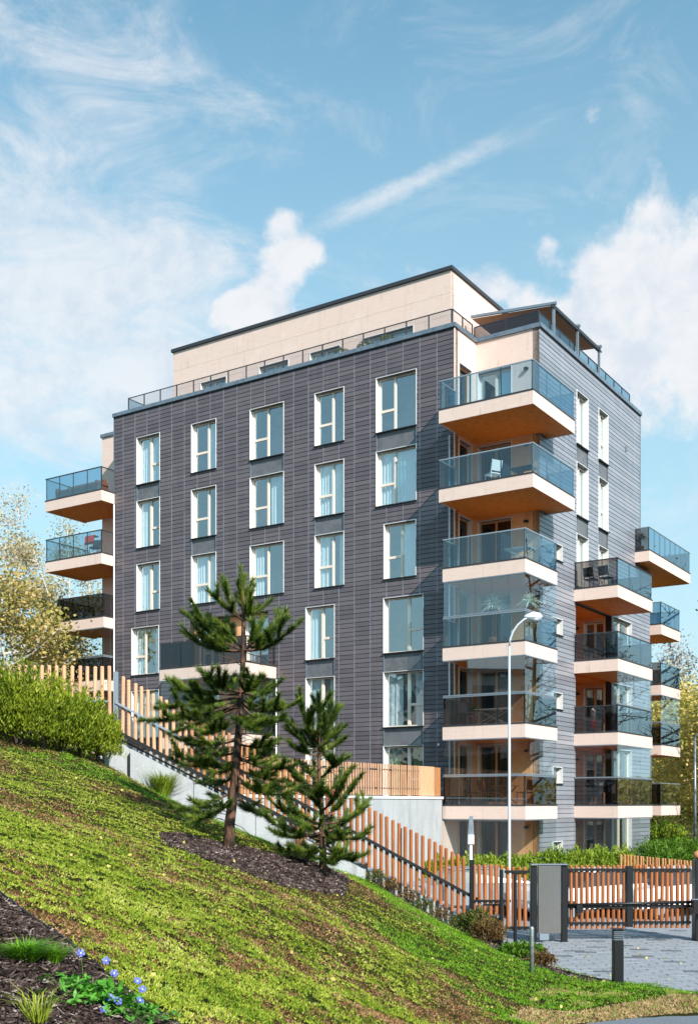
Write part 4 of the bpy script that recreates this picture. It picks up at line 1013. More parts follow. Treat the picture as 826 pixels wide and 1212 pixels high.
# ------------------------------------------------------------------ balcony furniture
FM = {}
def pl(x, y, z): return LW(x, y, z)
def chair(label, x, y, z, rot, mat, arms=False, group='chairs on the balconies'):
    t_ = thing('chair', label, 'chair', pl(x, y, z), BROT + rot, group)
    MB().bbox(-.24, .24, -.22, .22, .42, .46).build('seat', mat, t_)
    bk = MB().tube([(-.22, .2, .46), (-.22, .3, .92)], .018, 6).tube([(.22, .2, .46), (.22, .3, .92)], .018, 6)
    bk.build('back_frame', mat, t_)
    MB().add([(-.21, .21, .52), (.21, .21, .52), (.21, .30, .9), (-.21, .30, .9), (-.21, .235, .52), (.21, .235, .52), (.21, .325, .9), (-.21, .325, .9)],
             [(0, 1, 2, 3), (7, 6, 5, 4), (0, 4, 5, 1), (1, 5, 6, 2), (2, 6, 7, 3), (3, 7, 4, 0)]).build('backrest', mat, t_)
    for a in (-.2, .2):
        for b_ in (-.18, .18): MB().tube([(a, b_, .42), (a * 1.12, b_ * 1.15, 0)], .016, 6).build('leg', mat, t_)
    return t_
def table(label, x, y, z, w, d, mat, h=.72):
    t_ = thing('table', label, 'table', pl(x, y, z), BROT)
    MB().bbox(-w / 2, w / 2, -d / 2, d / 2, h - .04, h).build('table_top', mat, t_)
    for a in (-1, 1):
        MB().tube([(a * w * .42, -d * .4, 0), (-a * w * .42, -d * .4, h - .04)], .022, 6).build('leg', mat, t_)
        MB().tube([(a * w * .42, d * .4, 0), (-a * w * .42, d * .4, h - .04)], .022, 6).build('leg', mat, t_)
    return t_
chair('white moulded chair on the second highest corner balcony', -.9, -2.3, 15, R(-120), 'fabric_white')
table('low dark table on the second highest corner balcony', .3, -2.2, 15, .9, .6, 'fabric_dark', .5)
table('white table on the corner balcony above the glazed ones', .2, -2.3, 12, 1.0, .6, 'fabric_white', .5)
chair('dark chair at the left end of the dining balcony', -1.9, -2.2, 3, R(80), 'fabric_dark')
chair('wooden folding chair in the middle of the dining balcony', -1.15, -2.3, 3, R(150), 'furn_wood')
chair('wooden chair at the right end of the dining balcony', .35, -2.2, 3, R(-100), 'furn_wood')
table('wooden cross legged table on the dining balcony', -.4, -2.35, 3, .9, .7, 'furn_wood')
table('long white table on the balcony with a half open glass screen', -.9, -2.3, 6, 1.4, .5, 'fabric_white', .6)
chair('dark chair beside the white table on the half screened balcony', -2.0, -2.3, 6, R(60), 'fabric_dark')
for x_, z_, nm in ((.45, 12, 'left'), (1.1, 12, 'right')): chair('tall black chair, %s one on the highest balcony of the right stack' % nm, x_, 4.3, z_, R(170), 'fabric_dark')
chair('dark chair on the left of the balcony with blue glass doors', .4, 4.2, 9, R(100), 'fabric_dark'); table('small black table on the balcony with blue glass doors', .95, 4.2, 9, .5, .5, 'fabric_dark', .5)
chair('dark chair on the right of the balcony with blue glass doors', 1.45, 4.2, 9, R(-110), 'fabric_dark')
# bag of shopping colours
bg_ = thing('laundry_bag', 'red and white bag hanging on the second floor balcony railing', 'bag', pl(.72, 3.75, 6))
MB().lathe([(.05, .1), (.13, .2), (.14, .42), (.1, .5)], n=10).build('lower_bag', 'fabric_red', bg_, smooth=True)
MB().lathe([(.1, .5), (.13, .62), (.11, .85), (.04, .98)], n=10).build('upper_bag', 'fabric_white', bg_, smooth=True)
dr = thing('drying_rack', 'drying rack full of dark and white laundry on a lower balcony', 'drying rack', pl(1.15, 4.1, 3), BROT)
for a in (-.55, .55): MB().tube([(a, -.25, 0), (a, .25, .9)], .012, 6).build('leg', 'white_paint', dr); MB().tube([(a, .25, 0), (a, -.25, .9)], .012, 6).build('leg', 'white_paint', dr)
for i in range(6): MB().tube([(-.55, -.25 + i * .1, .9), (.55, -.25 + i * .1, .9)], .006, 4).build('bar', 'white_paint', dr)
for i, mt in enumerate(('fabric_dark', 'fabric_blue', 'fabric_white', 'fabric_dark', 'fabric_blue', 'fabric_white')):
    x_ = -.52 + i * .175; h_ = rnd.uniform(.3, .55); MB().box(x_, x_ + .15, -.26, -.245, .9 - h_, .905).build('garment', mt, dr)
# left balconies: rattan sofa, red blanket
sf = thing('rattan_sofa', 'brown rattan corner sofa on the top left balcony', 'sofa', pl(-23.3, -1.9, 18), BROT)
MB().bbox(-1.4, 1.2, -.35, .35, .12, .42, .03).build('seat', 'fabric_brown', sf); MB().bbox(-1.4, 1.2, .3, .45, .42, .86, .03).build('backrest', 'fabric_brown', sf)
MB().bbox(-1.55, -1.402, -.35, .45, .1, .66, .03).build('armrest', 'fabric_brown', sf); MB().bbox(1.202, 1.35, -.35, .45, .1, .66, .03).build('armrest', 'fabric_brown', sf)
for i in range(3): MB().bbox(-1.35 + i * .85, -.55 + i * .85, -.33, .28, .421, .54, .04).build('cushion', 'fabric_brown', sf)
ch = chair('dark chair under the red blanket on the left balcony', -22.3, -2.0, 15, R(20), 'fabric_dark')
rb_ = MB(); 
for i in range(8):
    a = -.3 + i * .08; rb_.add([(a, -.02 + .02 * (i % 2), .55), (a + .08, -.02 + .02 * ((i + 1) % 2), .55), (a + .08, .0, .98), (a, .0, .98), (a + .08, .3, .93 + .02 * (i % 2)), (a, .3, .93)], [(0, 1, 2, 3), (3, 2, 4, 5)])
rbo = rb_.build('blanket', 'fabric_red', loc=pl(-22.35, -2.35, 15), rz=BROT); tag(rbo, 'bright red blanket draped over a chair on the left balcony', 'blanket')
chair('pale chair on the glazed left balcony', -23.2, -2.0, 9, R(30), 'fabric_white'); chair('dark chair beside the pale chair on the glazed left balcony', -22.3, -2.0, 9, R(-30), 'fabric_dark')

# ------------------------------------------------------------------ foliage helpers
NR = np.random.RandomState(11)
def unit(n): v = NR.normal(size=(n, 3)); return v / np.linalg.norm(v, axis=1)[:, None]
def leaves(name, P, size, mat, parent=None, kind=None, up=0.3, aspect=.5, tint=None, nper=3, out=None):
    """one small leaf face per point"""
    n = len(P); d = unit(n); d[:, 2] = np.abs(d[:, 2]) * .6 + up
    if out is not None: d = d * .7 + out
    d /= np.linalg.norm(d, axis=1)[:, None]
    s_ = np.cross(d, unit(n)); s_ /= np.linalg.norm(s_, axis=1)[:, None] + 1e-9
    L = size * NR.uniform(.6, 1.3, n)[:, None]; w = L * aspect
    if nper == 3: V = np.stack([P - s_ * w / 2, P + s_ * w / 2, P + d * L], 1)
    else: V = np.stack([P, P + d * L * .5 + s_ * w / 2, P + d * L, P + d * L * .5 - s_ * w / 2], 1)
    if tint is None: tint = NR.rand(n)
    return fast_mesh(name, V.reshape(-1, 3), nper, mat, tint, parent, kind)
leafmat('grass_leaf', [(.045, .10, .008), (.20, .28, .018), (.42, .47, .05), (.62, .58, .20)], 1.6, .6, .22)
leafmat('grass_bright', [(.03, .12, .006), (.13, .32, .012), (.34, .56, .04)], 2.2, .5, .3)
leafmat('moss_brown', [(.07, .03, .016), (.32, .15, .07), (.66, .42, .23)], 2.0, .8, .1)
leafmat('straw', [(.22, .13, .06), (.50, .34, .17), (.68, .50, .28)], 4, .8, .15)
leafmat('thuja', [(.035, .07, .006), (.12, .18, .012), (.27, .33, .02), (.42, .44, .05)], 1.6, .55, .3)
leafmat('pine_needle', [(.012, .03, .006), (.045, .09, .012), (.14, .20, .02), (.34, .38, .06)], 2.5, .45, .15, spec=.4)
leafmat('shrub_dark', [(.015, .03, .008), (.05, .08, .015), (.14, .15, .03), (.25, .16, .05)], 3, .5, .2)
leafmat('shrub_red', [(.06, .03, .015), (.16, .09, .03), (.30, .22, .08)], 3, .6, .2)
leafmat('hedge_bright', [(.08, .16, .012), (.24, .34, .03), (.45, .46, .07)], 1.2, .5, .35)
leafmat('hedge_green', [(.03, .09, .008), (.09, .2, .015), (.2, .32, .03)], 1.2, .5, .3)
leafmat('birch_leaf', [(.26, .26, .10), (.48, .42, .2), (.60, .48, .30), (.68, .64, .56)], .35, .6, .35)
leafmat('birch_green', [(.12, .13, .03), (.34, .32, .08), (.56, .42, .16), (.62, .42, .24)], .35, .6, .3)
leafmat('autumn_leaf', [(.34, .34, .06), (.62, .54, .12), (.78, .62, .22), (.80, .60, .36)], .3, .6, .35)
leafmat('twig_blue', [(.22, .20, .2), (.36, .34, .33), (.5, .46, .42)], .5, .7, .1)
leafmat('bark_chip', [(.018, .011, .010), (.045, .028, .024), (.13, .09, .08), (.55, .45, .42)], 6, .85, .0)
leafmat('plant_white', [(.5, .55, .42), (.75, .76, .62), (.85, .85, .75)], 6, .5, .3)
material('petal', (.09, .12, .55), .5, noise=(60, (.17, .20, .70), .4, .6, (1, 1, 1)), trans=.3)
material('petal_core', (.8, .8, .75), .5)
material('leaf_fresh', (.07, .27, .02), .45, noise=(25, (.16, .42, .05), .4, .65, (1, 1, 1)), coords='World', trans=.3)

# ------------------------------------------------------------------ lawn
def scatter(x0, x1, y0, y1, n): return NR.uniform(x0, x1, n), NR.uniform(y0, y1, n)
def masks(X, Y):
    return inpoly(X, Y, BED_PINE), inpoly(X, Y, BED_FRONT), inpoly(X, Y, BED_KERB)
X, Y = scatter(-11, 7, 5.5, 24.6, 1150000)
X2, Y2 = scatter(-5.5, 5.5, 5.8, 16, 620000); k2 = NR.rand(len(X2)) < np.clip((16 - Y2) / 6.5, 0, 1); X2, Y2 = X2[k2], Y2[k2]; X, Y = np.concatenate([X, X2]), np.concatenate([Y, Y2])
vis = np.abs(X / Y) < .315 + 1.4 / Y
dist = np.hypot(X, Y); keep = vis & (NR.rand(len(X)) < np.clip(1.25 - dist / 26, .30, 1))
X, Y = X[keep], Y[keep]; Z = zsurf(X, Y); b1, b2, b3 = masks(X, Y); pv = (inpoly(X, Y, PAVE) | inpoly(X, Y, PATH)) & (Z < .012)
lawn = (Z > -.07) & ~b1 & ~b2 & ~b3 & ~pv & (X < 6.2)
X, Y, Z = X[lawn], Y[lawn], Z[lawn]
U_, V_ = X + 40, Y + 40
fb = noise2(U_, V_, .9, 21) * .36 + noise2(U_, V_, .26, 22) * .26 + noise2(U_, V_, 2.6, 23) * .30 + noise2(U_, V_, .09, 24) * .22
dry = inpoly(X, Y, DRY)
edge = X - 1.2 + (noise2(U_, V_, .8, 26) - .5) * 1.6 + (noise2(U_, V_, .25, 27) - .5) * .8 + (Y - 15) * .10
greener = sstep(edge / 2.6) * .2
brown = (fb + NR.normal(0, .07, len(X)) > .59 + greener - .075 * np.exp(-((X - .4) ** 2 + (Y - 11.5) ** 2) / 6) - .03 * np.exp(-((X + 1.6) ** 2 + (Y - 9.5) ** 2) / 2.5)) | (dry & (NR.rand(len(X)) < .8))
hole = noise2(U_, V_, .055, 41) * .6 + noise2(U_, V_, .15, 42) * .4 > .30
P = np.stack([X, Y, Z - .004 + noise2(U_, V_, .09, 31) * .045 * ~brown], 1)
lush = (~brown) & ((edge > 0) | (Y > 20.5 + (noise2(U_, V_, .7, 28) - .5) * 2)) & (NR.rand(len(X)) < .75)
P, brown, lush = P[hole], brown[hole], lush[hole]
leaves('grass', P[(~brown) & (~lush)], .027, 'grass_leaf', kind='stuff', up=.35, aspect=.45)['label'] = 'mossy yellow green lawn growing on the bank'
leaves('grass', P[lush], .042, 'grass_bright', kind='stuff', up=.55, aspect=.26)['label'] = 'fresh green longer grass at the foot of the bank'
leaves('dry_moss', P[brown], .025, 'moss_brown', kind='stuff', up=.2, aspect=.5)['label'] = 'reddish brown dry moss patches in the lawn'
# single standing blades, seed stalks
k_ = NR.choice(len(P), 9000, replace=False); k_ = k_[P[k_, 0] < 5.2]; Q = P[k_]; n_ = len(Q)
d_ = unit(n_) * .5; d_[:, 2] = 1; h_ = NR.uniform(.04, .13, n_)[:, None]; s_ = np.cross(d_, unit(n_)); s_ /= np.linalg.norm(s_, axis=1)[:, None]
fast_mesh('grass', np.stack([Q - s_ * .0022, Q + s_ * .0022, Q + d_ * h_], 1).reshape(-1, 3), 3, 'grass_bright', NR.rand(n_), kind='stuff')['label'] = 'single long blades standing out of the lawn'
# dry straw along the road edge
X, Y = scatter(.5, 6.0, 13.6, 17.3, 60000); z_ = zsurf(X, Y); kk = (z_ > -.07) & ~((inpoly(X, Y, PAVE) | inpoly(X, Y, PATH)) & (z_ < .012)) & (inpoly(X, Y, DRY) | ((noise2(X + 9, Y + 9, .4, 61) > .66) & (z_ < .16)))
leaves('dry_grass', np.stack([X[kk], Y[kk], z_[kk]], 1), .045, 'straw', kind='stuff', up=.25, aspect=.3)['label'] = 'dry straw coloured grass along the edge of the road'
# fallen leaves
X, Y = scatter(-6, 7, 6.5, 23, 420); ok_ = (~inpoly(X, Y, BED_FRONT)) & (X < .33 * Y); X, Y = X[ok_], Y[ok_]
zf = np.where(inpoly(X, Y, PAVE), .004, zsurf(X, Y) + .035)
leaves('fallen_leaves', np.stack([X, Y, zf], 1), .06, 'autumn_leaf', kind='stuff', up=.02, aspect=.7, nper=4)['label'] = 'fallen yellow and brown leaves on lawn and paving'
for o in COL.objects:
    if o.name.startswith(('grass', 'dry_', 'fallen')) and o.get('kind') == 'stuff' and not o.parent: o['category'] = 'grass' if o.name.startswith('grass') else 'moss'
# mulch: loose bark chips
def chips(name, X, Y, size, label):
    Z = zsurf(X, Y); n = len(X); d = unit(n); d[:, 2] *= .35; d /= np.linalg.norm(d, axis=1)[:, None]
    s_ = np.cross(d, unit(n)); s_ /= np.linalg.norm(s_, axis=1)[:, None]
    L = (size * NR.uniform(.4, 1.5, n))[:, None]; w = (size * NR.uniform(.12, .35, n))[:, None]
    C_ = np.stack([X, Y, Z + NR.uniform(0, .035, n)], 1)
    V = np.stack([C_ - d * L / 2 - s_ * w / 2, C_ + d * L / 2 - s_ * w / 3, C_ + d * L / 2 + s_ * w / 3, C_ - d * L / 2 + s_ * w / 2], 1)
    o = fast_mesh(name, V.reshape(-1, 3), 4, 'bark_chip', NR.rand(n) ** 1.4, kind='stuff'); o['label'] = label; o['category'] = 'mulch'
X, Y = scatter(-4.5, 1.5, 5.6, 11, 90000); mk = inpoly(X, Y, BED_FRONT) & (np.abs(X / Y) < .45); chips('bark_mulch', X[mk], Y[mk], .055, 'bark chip mulch in the near bed with blue flowers')
X, Y = scatter(-4.5, 1, 14, 20, 160000); mk = inpoly(X, Y, BED_PINE); chips('bark_mulch', X[mk], Y[mk], .06, 'dark bark mulch around the feet of the two pines')
X, Y = scatter(0, 6, 17, 25, 120000); mk = inpoly(X, Y, BED_KERB); chips('bark_mulch', X[mk], Y[mk], .06, 'reddish mulch strip between the lawn and the paving')
# lawn edging strip along the near bed
a_, b_ = BED_FRONT[1], BED_FRONT[2]
ed = MB()
for i in range(26):
    t0, t1 = -.6 + i * .09, -.6 + (i + 1) * .09; q0 = (a_[0] + (b_[0] - a_[0]) * t0, a_[1] + (b_[1] - a_[1]) * t0); q1 = (a_[0] + (b_[0] - a_[0]) * t1, a_[1] + (b_[1] - a_[1]) * t1)
    z0, z1 = zs(*q0), zs(*q1); ed.add([(q0[0], q0[1], z0 - .05), (q1[0], q1[1], z1 - .05), (q1[0] + .012, q1[1] + .012, z1 - .05), (q0[0] + .012, q0[1] + .012, z0 - .05),
            (q0[0], q0[1], z0 + .03), (q1[0], q1[1], z1 + .03), (q1[0] + .012, q1[1] + .012, z1 + .03), (q0[0] + .012, q0[1] + .012, z0 + .03)], [(4, 5, 6, 7), (0, 1, 5, 4), (3, 7, 6, 2)])
edo = ed.build('lawn_edging', 'black_metal'); tag(edo, 'thin black lawn edging strip along the near mulch bed', 'edging')

# ------------------------------------------------------------------ shrubs and hedges
def shrub(name, label, cat, c, rad, n, leaf, mat, group=None, up=.3, aspect=.45, core=.35, nper=4, rough=.35, stems=5, stem_mat='bark_dark'):
    t_ = thing(name, label, cat, c, 0, group)
    d = unit(n); d[:, 2] = np.where(d[:, 2] < -.25, -d[:, 2], d[:, 2])
    ph = NR.rand(6) * 6.28; fr = NR.uniform(2.5, 6, 6)
    bump = 1 + rough * (np.sin(d[:, 0] * fr[0] * 2 + ph[0]) * np.sin(d[:, 1] * fr[1] * 2 + ph[1]) + .7 * np.sin(d[:, 2] * fr[2] * 2.5 + ph[2]) * np.sin(d[:, 0] * fr[3] * 3 + ph[3])) * .6
    r = (1 - (1 - core) * NR.rand(n) ** 2.2) * bump
    P = d * r[:, None] * np.array(rad); P[:, 2] += rad[2] * .45
    P = P[P[:, 2] > -.05]
    leaves('foliage', P, leaf, mat, t_, up=up, aspect=aspect, nper=nper, out=P / (np.linalg.norm(P, axis=1)[:, None] + 1e-6) * .5)
    s_ = MB()
    for i in range(stems):
        a = rnd.random() * 6.28; q = .6 * rad[0]
        s_.tube([(0, 0, -.1), (math.cos(a) * q * .4, math.sin(a) * q * .4, rad[2] * .5), (math.cos(a) * q, math.sin(a) * q, rad[2] * 1.1)], [.02, .014, .005], 5)
    s_.build('stem', stem_mat, t_, kind='stuff')
    return t_
TG = 'thuja shrubs in front of the level fence'
names = ['leftmost, cut by the picture edge', 'second from the left edge', 'third from the left edge', 'fourth from the left edge', 'fifth from the left edge', 'sixth and rightmost, next to the concrete wall']
for (x_, yt, yb, Y_, rx), nm in zip(((-12, 803, 880, 20.9, .75), (22, 806, 886, 21.0, .72), (50, 815, 890, 21.3, .6), (75, 826, 897, 21.7, .6), (98, 834, 902, 22.1, .55), (118, 850, 908, 22.5, .42)), names):
    g0 = px(x_, yb, Y_); h = (yb - yt) / F_PX * Y_
    shrub('thuja_shrub', 'yellow green thuja shrub, ' + nm, 'shrub', (g0.x, g0.y, zs(g0.x, g0.y) - .02), (rx, .6, h / 1.38), 7500, .085, 'thuja', TG, up=.5, aspect=.30, rough=.55)
def gshrub(x_, y_, Y_, *a, **k):
    p_ = px(x_, y_, Y_); return a[0:0] or shrub(a[0], a[1], a[2], (p_.x, p_.y, max(zs(p_.x, p_.y), 0) - .02), *a[3:], **k)
gshrub(563, 1110, 22.6, 'evergreen_shrub', 'dark spiky shrub at the foot of the bank beside the black box', 'shrub', (.42, .35, .40), 2600, .07, 'shrub_dark', up=.5)
gshrub(578, 1128, 21.6, 'evergreen_shrub', 'reddish brown leafed shrub in front of the black box', 'shrub', (.32, .3, .36), 1800, .06, 'shrub_red')
gshrub(616, 1140, 20.4, 'evergreen_shrub', 'low green juniper behind the short steel post', 'shrub', (.42, .3, .2), 2200, .07, 'hedge_green', up=.4)
gshrub(640, 1146, 19.9, 'evergreen_shrub', 'low bronze leafed shrub right of the short steel post', 'shrub', (.26, .25, .18), 1200, .06, 'shrub_red')
for i, (x_, Y_) in enumerate(((445, 24.25), (462, 24.2), (500, 24.15), (520, 24.05), (540, 23.8), (482, 24.2))):
    nm = ['behind the crest left of the black fence post', 'just left of the black fence post', 'third along the lower fence', 'fourth along the lower fence', 'last before the dark spiky shrub', 'just right of the black fence post'][i]
    g0 = px(x_, 1000, Y_); shrub('barberry_shrub', 'small russet shrub at the fence foot, ' + nm, 'shrub', (g0.x, g0.y - .15, zs(g0.x, g0.y - .15)), (.22, .2, .22), 420, .05, 'shrub_red' if i % 2 else 'shrub_dark', 'small shrubs along the fence foot')
# hedge strips behind the gate: separate bushes
for i in range(9):
    x_ = 520 + i * 27; Y_ = 36.5 + i * .55; g0 = px(x_, 0, Y_); where = ['behind the left end of the level fence', 'behind the slim lantern', 'left of the tall white lamp', 'right of the tall white lamp', 'above the steel intercom panel', 'above the left gate pickets', 'above the middle left of the gate', 'above the middle stile of the gate', 'above the right half of the gate'][i]
    shrub('privet_bush', 'bright yellow green bush ' + where, 'bush', (g0.x, g0.y, 0), (.62, .5, .80 if i < 5 else .92), 2600, .13, 'hedge_bright', 'bushes in front of the ground floor', up=.4)
for i, x_ in enumerate((770, 790, 812, 836)):
    g0 = px(x_, 0, 46 + i); shrub('hedge_bush', 'deep green hedge bush at the right edge, number %s from the building' % ('one', 'two', 'three', 'four')[i], 'bush', (g0.x, g0.y, 0), (.9, .7, .98), 3000, .12, 'hedge_green', 'green hedge by the street', up=.4)

# ornamental grasses and clumps
def clump(name, label, p_, n, h, spread, mat, cat='grass clump', w=.008):
    t_ = thing(name, label, cat, p_)
    a = NR.rand(n) * 6.28; r0 = NR.rand(n) * spread * .25; lean = NR.uniform(.1, 1, n) * spread; hh = h * NR.uniform(.6, 1.1, n)
    b0 = np.stack([np.cos(a) * r0, np.sin(a) * r0, np.zeros(n)], 1)
    m1 = b0 + np.stack([np.cos(a) * lean * .4, np.sin(a) * lean * .4, hh * .7], 1); t1 = b0 + np.stack([np.cos(a) * lean, np.sin(a) * lean, hh * NR.uniform(.7, 1, n)], 1)
    s_ = np.stack([-np.sin(a), np.cos(a), np.zeros(n)], 1) * w
    V = np.stack([b0 - s_, b0 + s_, m1 + s_ * .8, m1 - s_ * .8, m1 - s_ * .8, m1 + s_ * .8, t1 + s_ * .1, t1 - s_ * .1], 1)
    fast_mesh('blades', V.reshape(-1, 3), 4, mat, NR.rand(2 * n), t_)
    return t_
q = hit(200, 946); clump('ornamental_grass', 'arching ornamental grass tuft against the concrete wall', (q.x, 23.0, zs(q.x, 23.0)), 420, .55, .66, 'hedge_bright', w=.007)
q = hit(330, 1010); clump('ornamental_grass', 'thin dry grass tuft between the two pines', (q.x + .2, 22.2, zs(q.x + .2, 22.2)), 120, .75, .3, 'moss_brown')
q = hit(30, 1138); clump('grass_clump', 'bright green grass clump in the near mulch bed', q, 600, .15, .34, 'grass_bright', w=.004)
q = hit(62, 1140); clump('grass_clump', 'smaller green grass tuft right of the near clump', q, 250, .13, .25, 'grass_bright', w=.004)
q = hit(45, 1209); clump('grass_clump', 'sparse grass blades at the bottom left corner', q, 60, .22, .3, 'grass_leaf', w=.004)
q = hit(230, 790 + 80); 

# blue flowering plant: lobed leaves and five-petalled flowers
fp = thing('geranium_plant', 'cranesbill plant with blue violet flowers in the near mulch bed', 'flowering plant', hit(118, 1190))
base = fp.location.copy()
def lobed(r):
    vs_, n_ = [(0, 0, 0)], 10
    for k in range(2 * n_ + 1):
        a = -2.5 + 5.0 * k / (2 * n_); rr = r * (1 if k % 4 == 2 else (.72 if k % 2 == 1 else .42)); vs_.append((rr * math.cos(a), rr * math.sin(a), .12 * r * math.cos(a * 3)))
    return MB().add(vs_, [(0, k, k + 1) for k in range(1, 2 * n_ + 1)])
lm = [lobed(r).mesh('leaf', 'leaf_fresh') for r in (.036, .05, .062)]
stm = MB()
for i in range(170):
    a = rnd.random() * 6.28; r_ = abs(rnd.gauss(0, .16)) + .02; lx, ly = math.cos(a) * r_ * 1.5 + .03, math.sin(a) * r_; lz = zs(base.x + lx, base.y + ly) - base.z + rnd.uniform(.03, .17) * (1 - r_ * 1.4)
    o = inst(lm[i % 3], 'leaf', fp, (lx, ly, lz)); o.rotation_euler = (rnd.uniform(.1, .9), rnd.uniform(-.5, .5), rnd.random() * 6.28)
    stm.tube([(lx * .3, ly * .3, -.02), (lx * .8, ly * .8, lz * .7), (lx, ly, lz)], .0015, 3)
stm.build('stems', 'leaf_fresh', fp, kind='stuff')
for (x_, y_, r_) in ((134, 1163, .0), (142, 1168, .5)):
    p_ = px(x_, y_, base.y) - base; o = MB().add([(0, 0, 0), (.018, .0, .03), (.014, .0, .065), (0, .004, .09), (-.016, .0, .06), (-.018, .0, .025)], [(0, 1, 2, 3, 4, 5)]).build('leaf', 'leaf_fresh', fp, loc=(p_.x, -.03, p_.z - .03)); o.rotation_euler = (.3, r_ - .25, .4)
petal = []
fl = MB()
for k in range(5):
    a0 = 2 * math.pi * k / 5; rr = .029
    vs_ = [(0, 0, 0)] + [(rr * f_ * math.cos(a0 + da), rr * f_ * math.sin(a0 + da), .004 * f_) for f_, da in ((.62, -.5), (.95, -.42), (1.0, 0), (.95, .42), (.62, .5))]
    fl.add(vs_, [(0, 1, 2, 3, 4, 5)])
flm = fl.mesh('petals', 'petal'); com = MB().lathe([(.006, .001), (.0045, .004), (.001, .006)], n=8).mesh('flower_centre', 'petal_core')
for i, (x_, y_) in enumerate(((96, 1128), (126, 1137), (135.5, 1152), (163, 1161), (169, 1171), (131, 1181), (140, 1185), (166, 1184), (123.5, 1195), (114, 1205))):
    p_ = px(x_, y_, base.y - .12 + (1180 - y_) * .004) - base
    o = inst(flm, 'flower', fp, p_); c_ = inst(com, 'flower_centre', o)
    o.rotation_euler = (R(rnd.uniform(35, 70)), R(rnd.uniform(-20, 30)), R(rnd.uniform(-10, 50)))
    g_ = zs(base.x + p_.x, base.y + p_.y) - base.z
    MB().tube([(p_.x * .8, p_.y, g_ - .02), (p_.x, p_.y + .01, p_.z - .003)], .0015, 4).build('stalk', 'leaf_fresh', fp)

# palm-like plant and pots on balconies
def palm(label, x_, y_, z_, h, n, mat, leaf=.5):
    t_ = thing('potted_plant', label, 'plant', pl(x_, y_, z_))
    MB().lathe([(.12, 0), (.17, .28), (.18, .3), (.15, .3)], n=12).build('pot', 'terracotta', t_, smooth=True)
    MB().tube([(0, 0, .25), (.02, 0, h)], [.03, .02], 6).build('trunk', 'bark_dark', t_)
    a = NR.rand(n) * 6.28; el = NR.uniform(-.5, 1.4, n); L = leaf * NR.uniform(.6, 1, n)
    d = np.stack([np.cos(a) * np.cos(el), np.sin(a) * np.cos(el), np.sin(el)], 1); c_ = np.array([.02, 0, h]); s_ = np.cross(d, unit(n)); s_ /= np.linalg.norm(s_, axis=1)[:, None]
    m_ = c_ + d * (L * .5)[:, None]; e_ = c_ + d * L[:, None] - np.array([0, 0, 1]) * (L * .25)[:, None]
    V = np.stack([np.tile(c_, (n, 1)) - s_ * .004, np.tile(c_, (n, 1)) + s_ * .004, m_ + s_ * .02, m_ - s_ * .02, m_ - s_ * .02, m_ + s_ * .02, e_ + s_ * .002, e_ - s_ * .002], 1)
    fast_mesh('leaf', V.reshape(-1, 3), 4, mat, NR.rand(2 * n), t_)
palm('large pale spiky plant behind glass on the glazed corner balcony', -.95, -2.2, 9, 1.55, 110, 'plant_white', .62)
palm('tall pale plant in the right corner of the glazed corner balcony', .35, -1.8, 9, 1.6, 70, 'plant_white', .6)
palm('leafy green plant at the left of the half screened balcony', -1.6, -2.5, 6, .6, 40, 'hedge_green', .3)
palm('bushy dark plant on the far right corner balcony', .1, 11.6, 15, .7, 60, 'shrub_dark', .45)
for i, (x_, wh) in enumerate(((404, 'leftmost'), (433, 'middle'), (459, 'rightmost'))):
    u_ = (x_ - 413) / F_PX; a_l = (7.431 - 43.2 * u_ + (-1.1) * (.5494 - .8356 * u_)) / (.8354 + .5495 * u_)
    p_ = pl(-a_l, -1.1, 21.3)
    t_ = thing('topiary_ball', 'round dark topiary on the roof terrace, %s of three' % wh, 'plant', p_, 0, 'topiary balls on the roof terrace')
    MB().lathe([(.16, 0), (.2, .35), (.17, .35)], n=10).build('pot', 'trim_dark', t_, smooth=True)
    d = unit(900); P = d * (.40 * NR.uniform(.7, 1, 900)[:, None]); P[:, 2] = P[:, 2] * .8 + .72
    leaves('foliage', P, .07, 'shrub_dark', t_, nper=4)

# ------------------------------------------------------------------ pines
def needle_mesh(segs, name, parent, mat='pine_needle', L=.128, dens=1000):
    Ps, Ds, Ts = [], [], []
    for (p0, p1, k) in segs:
        d = p1 - p0; n = max(3, int(dens * k * d.length)); t_ = NR.rand(n)[:, None]
        p0_, d_ = np.array(p0), np.array(d); ax = d_ / (np.linalg.norm(d_) + 1e-9)
        rad = np.cross(np.tile(ax, (n, 1)), unit(n)); rad /= np.linalg.norm(rad, axis=1)[:, None] + 1e-9
        th = NR.uniform(.30, .95, n)[:, None]
        Ps.append(p0_ + d_ * t_); Ds.append(ax * np.cos(th) + rad * np.sin(th)); Ts.append(np.clip(.36 + .35 * rad[:, 2] + NR.normal(0, .26, n), 0, 1))  # upper-side needles get a lighter tint, as if lit from above
    P, D, T = np.concatenate(Ps), np.concatenate(Ds), np.concatenate(Ts); n = len(P)
    D[:, 2] += .15; D /= np.linalg.norm(D, axis=1)[:, None]
    s_ = np.cross(D, unit(n)); s_ /= np.linalg.norm(s_, axis=1)[:, None] + 1e-9
    l_ = L * NR.uniform(.65, 1.1, n)[:, None]; w = .0050
    V = np.stack([P - s_ * w, P + s_ * w, P + D * l_], 1)
    return fast_mesh(name, V.reshape(-1, 3), 3, mat, T, parent, kind='stuff')
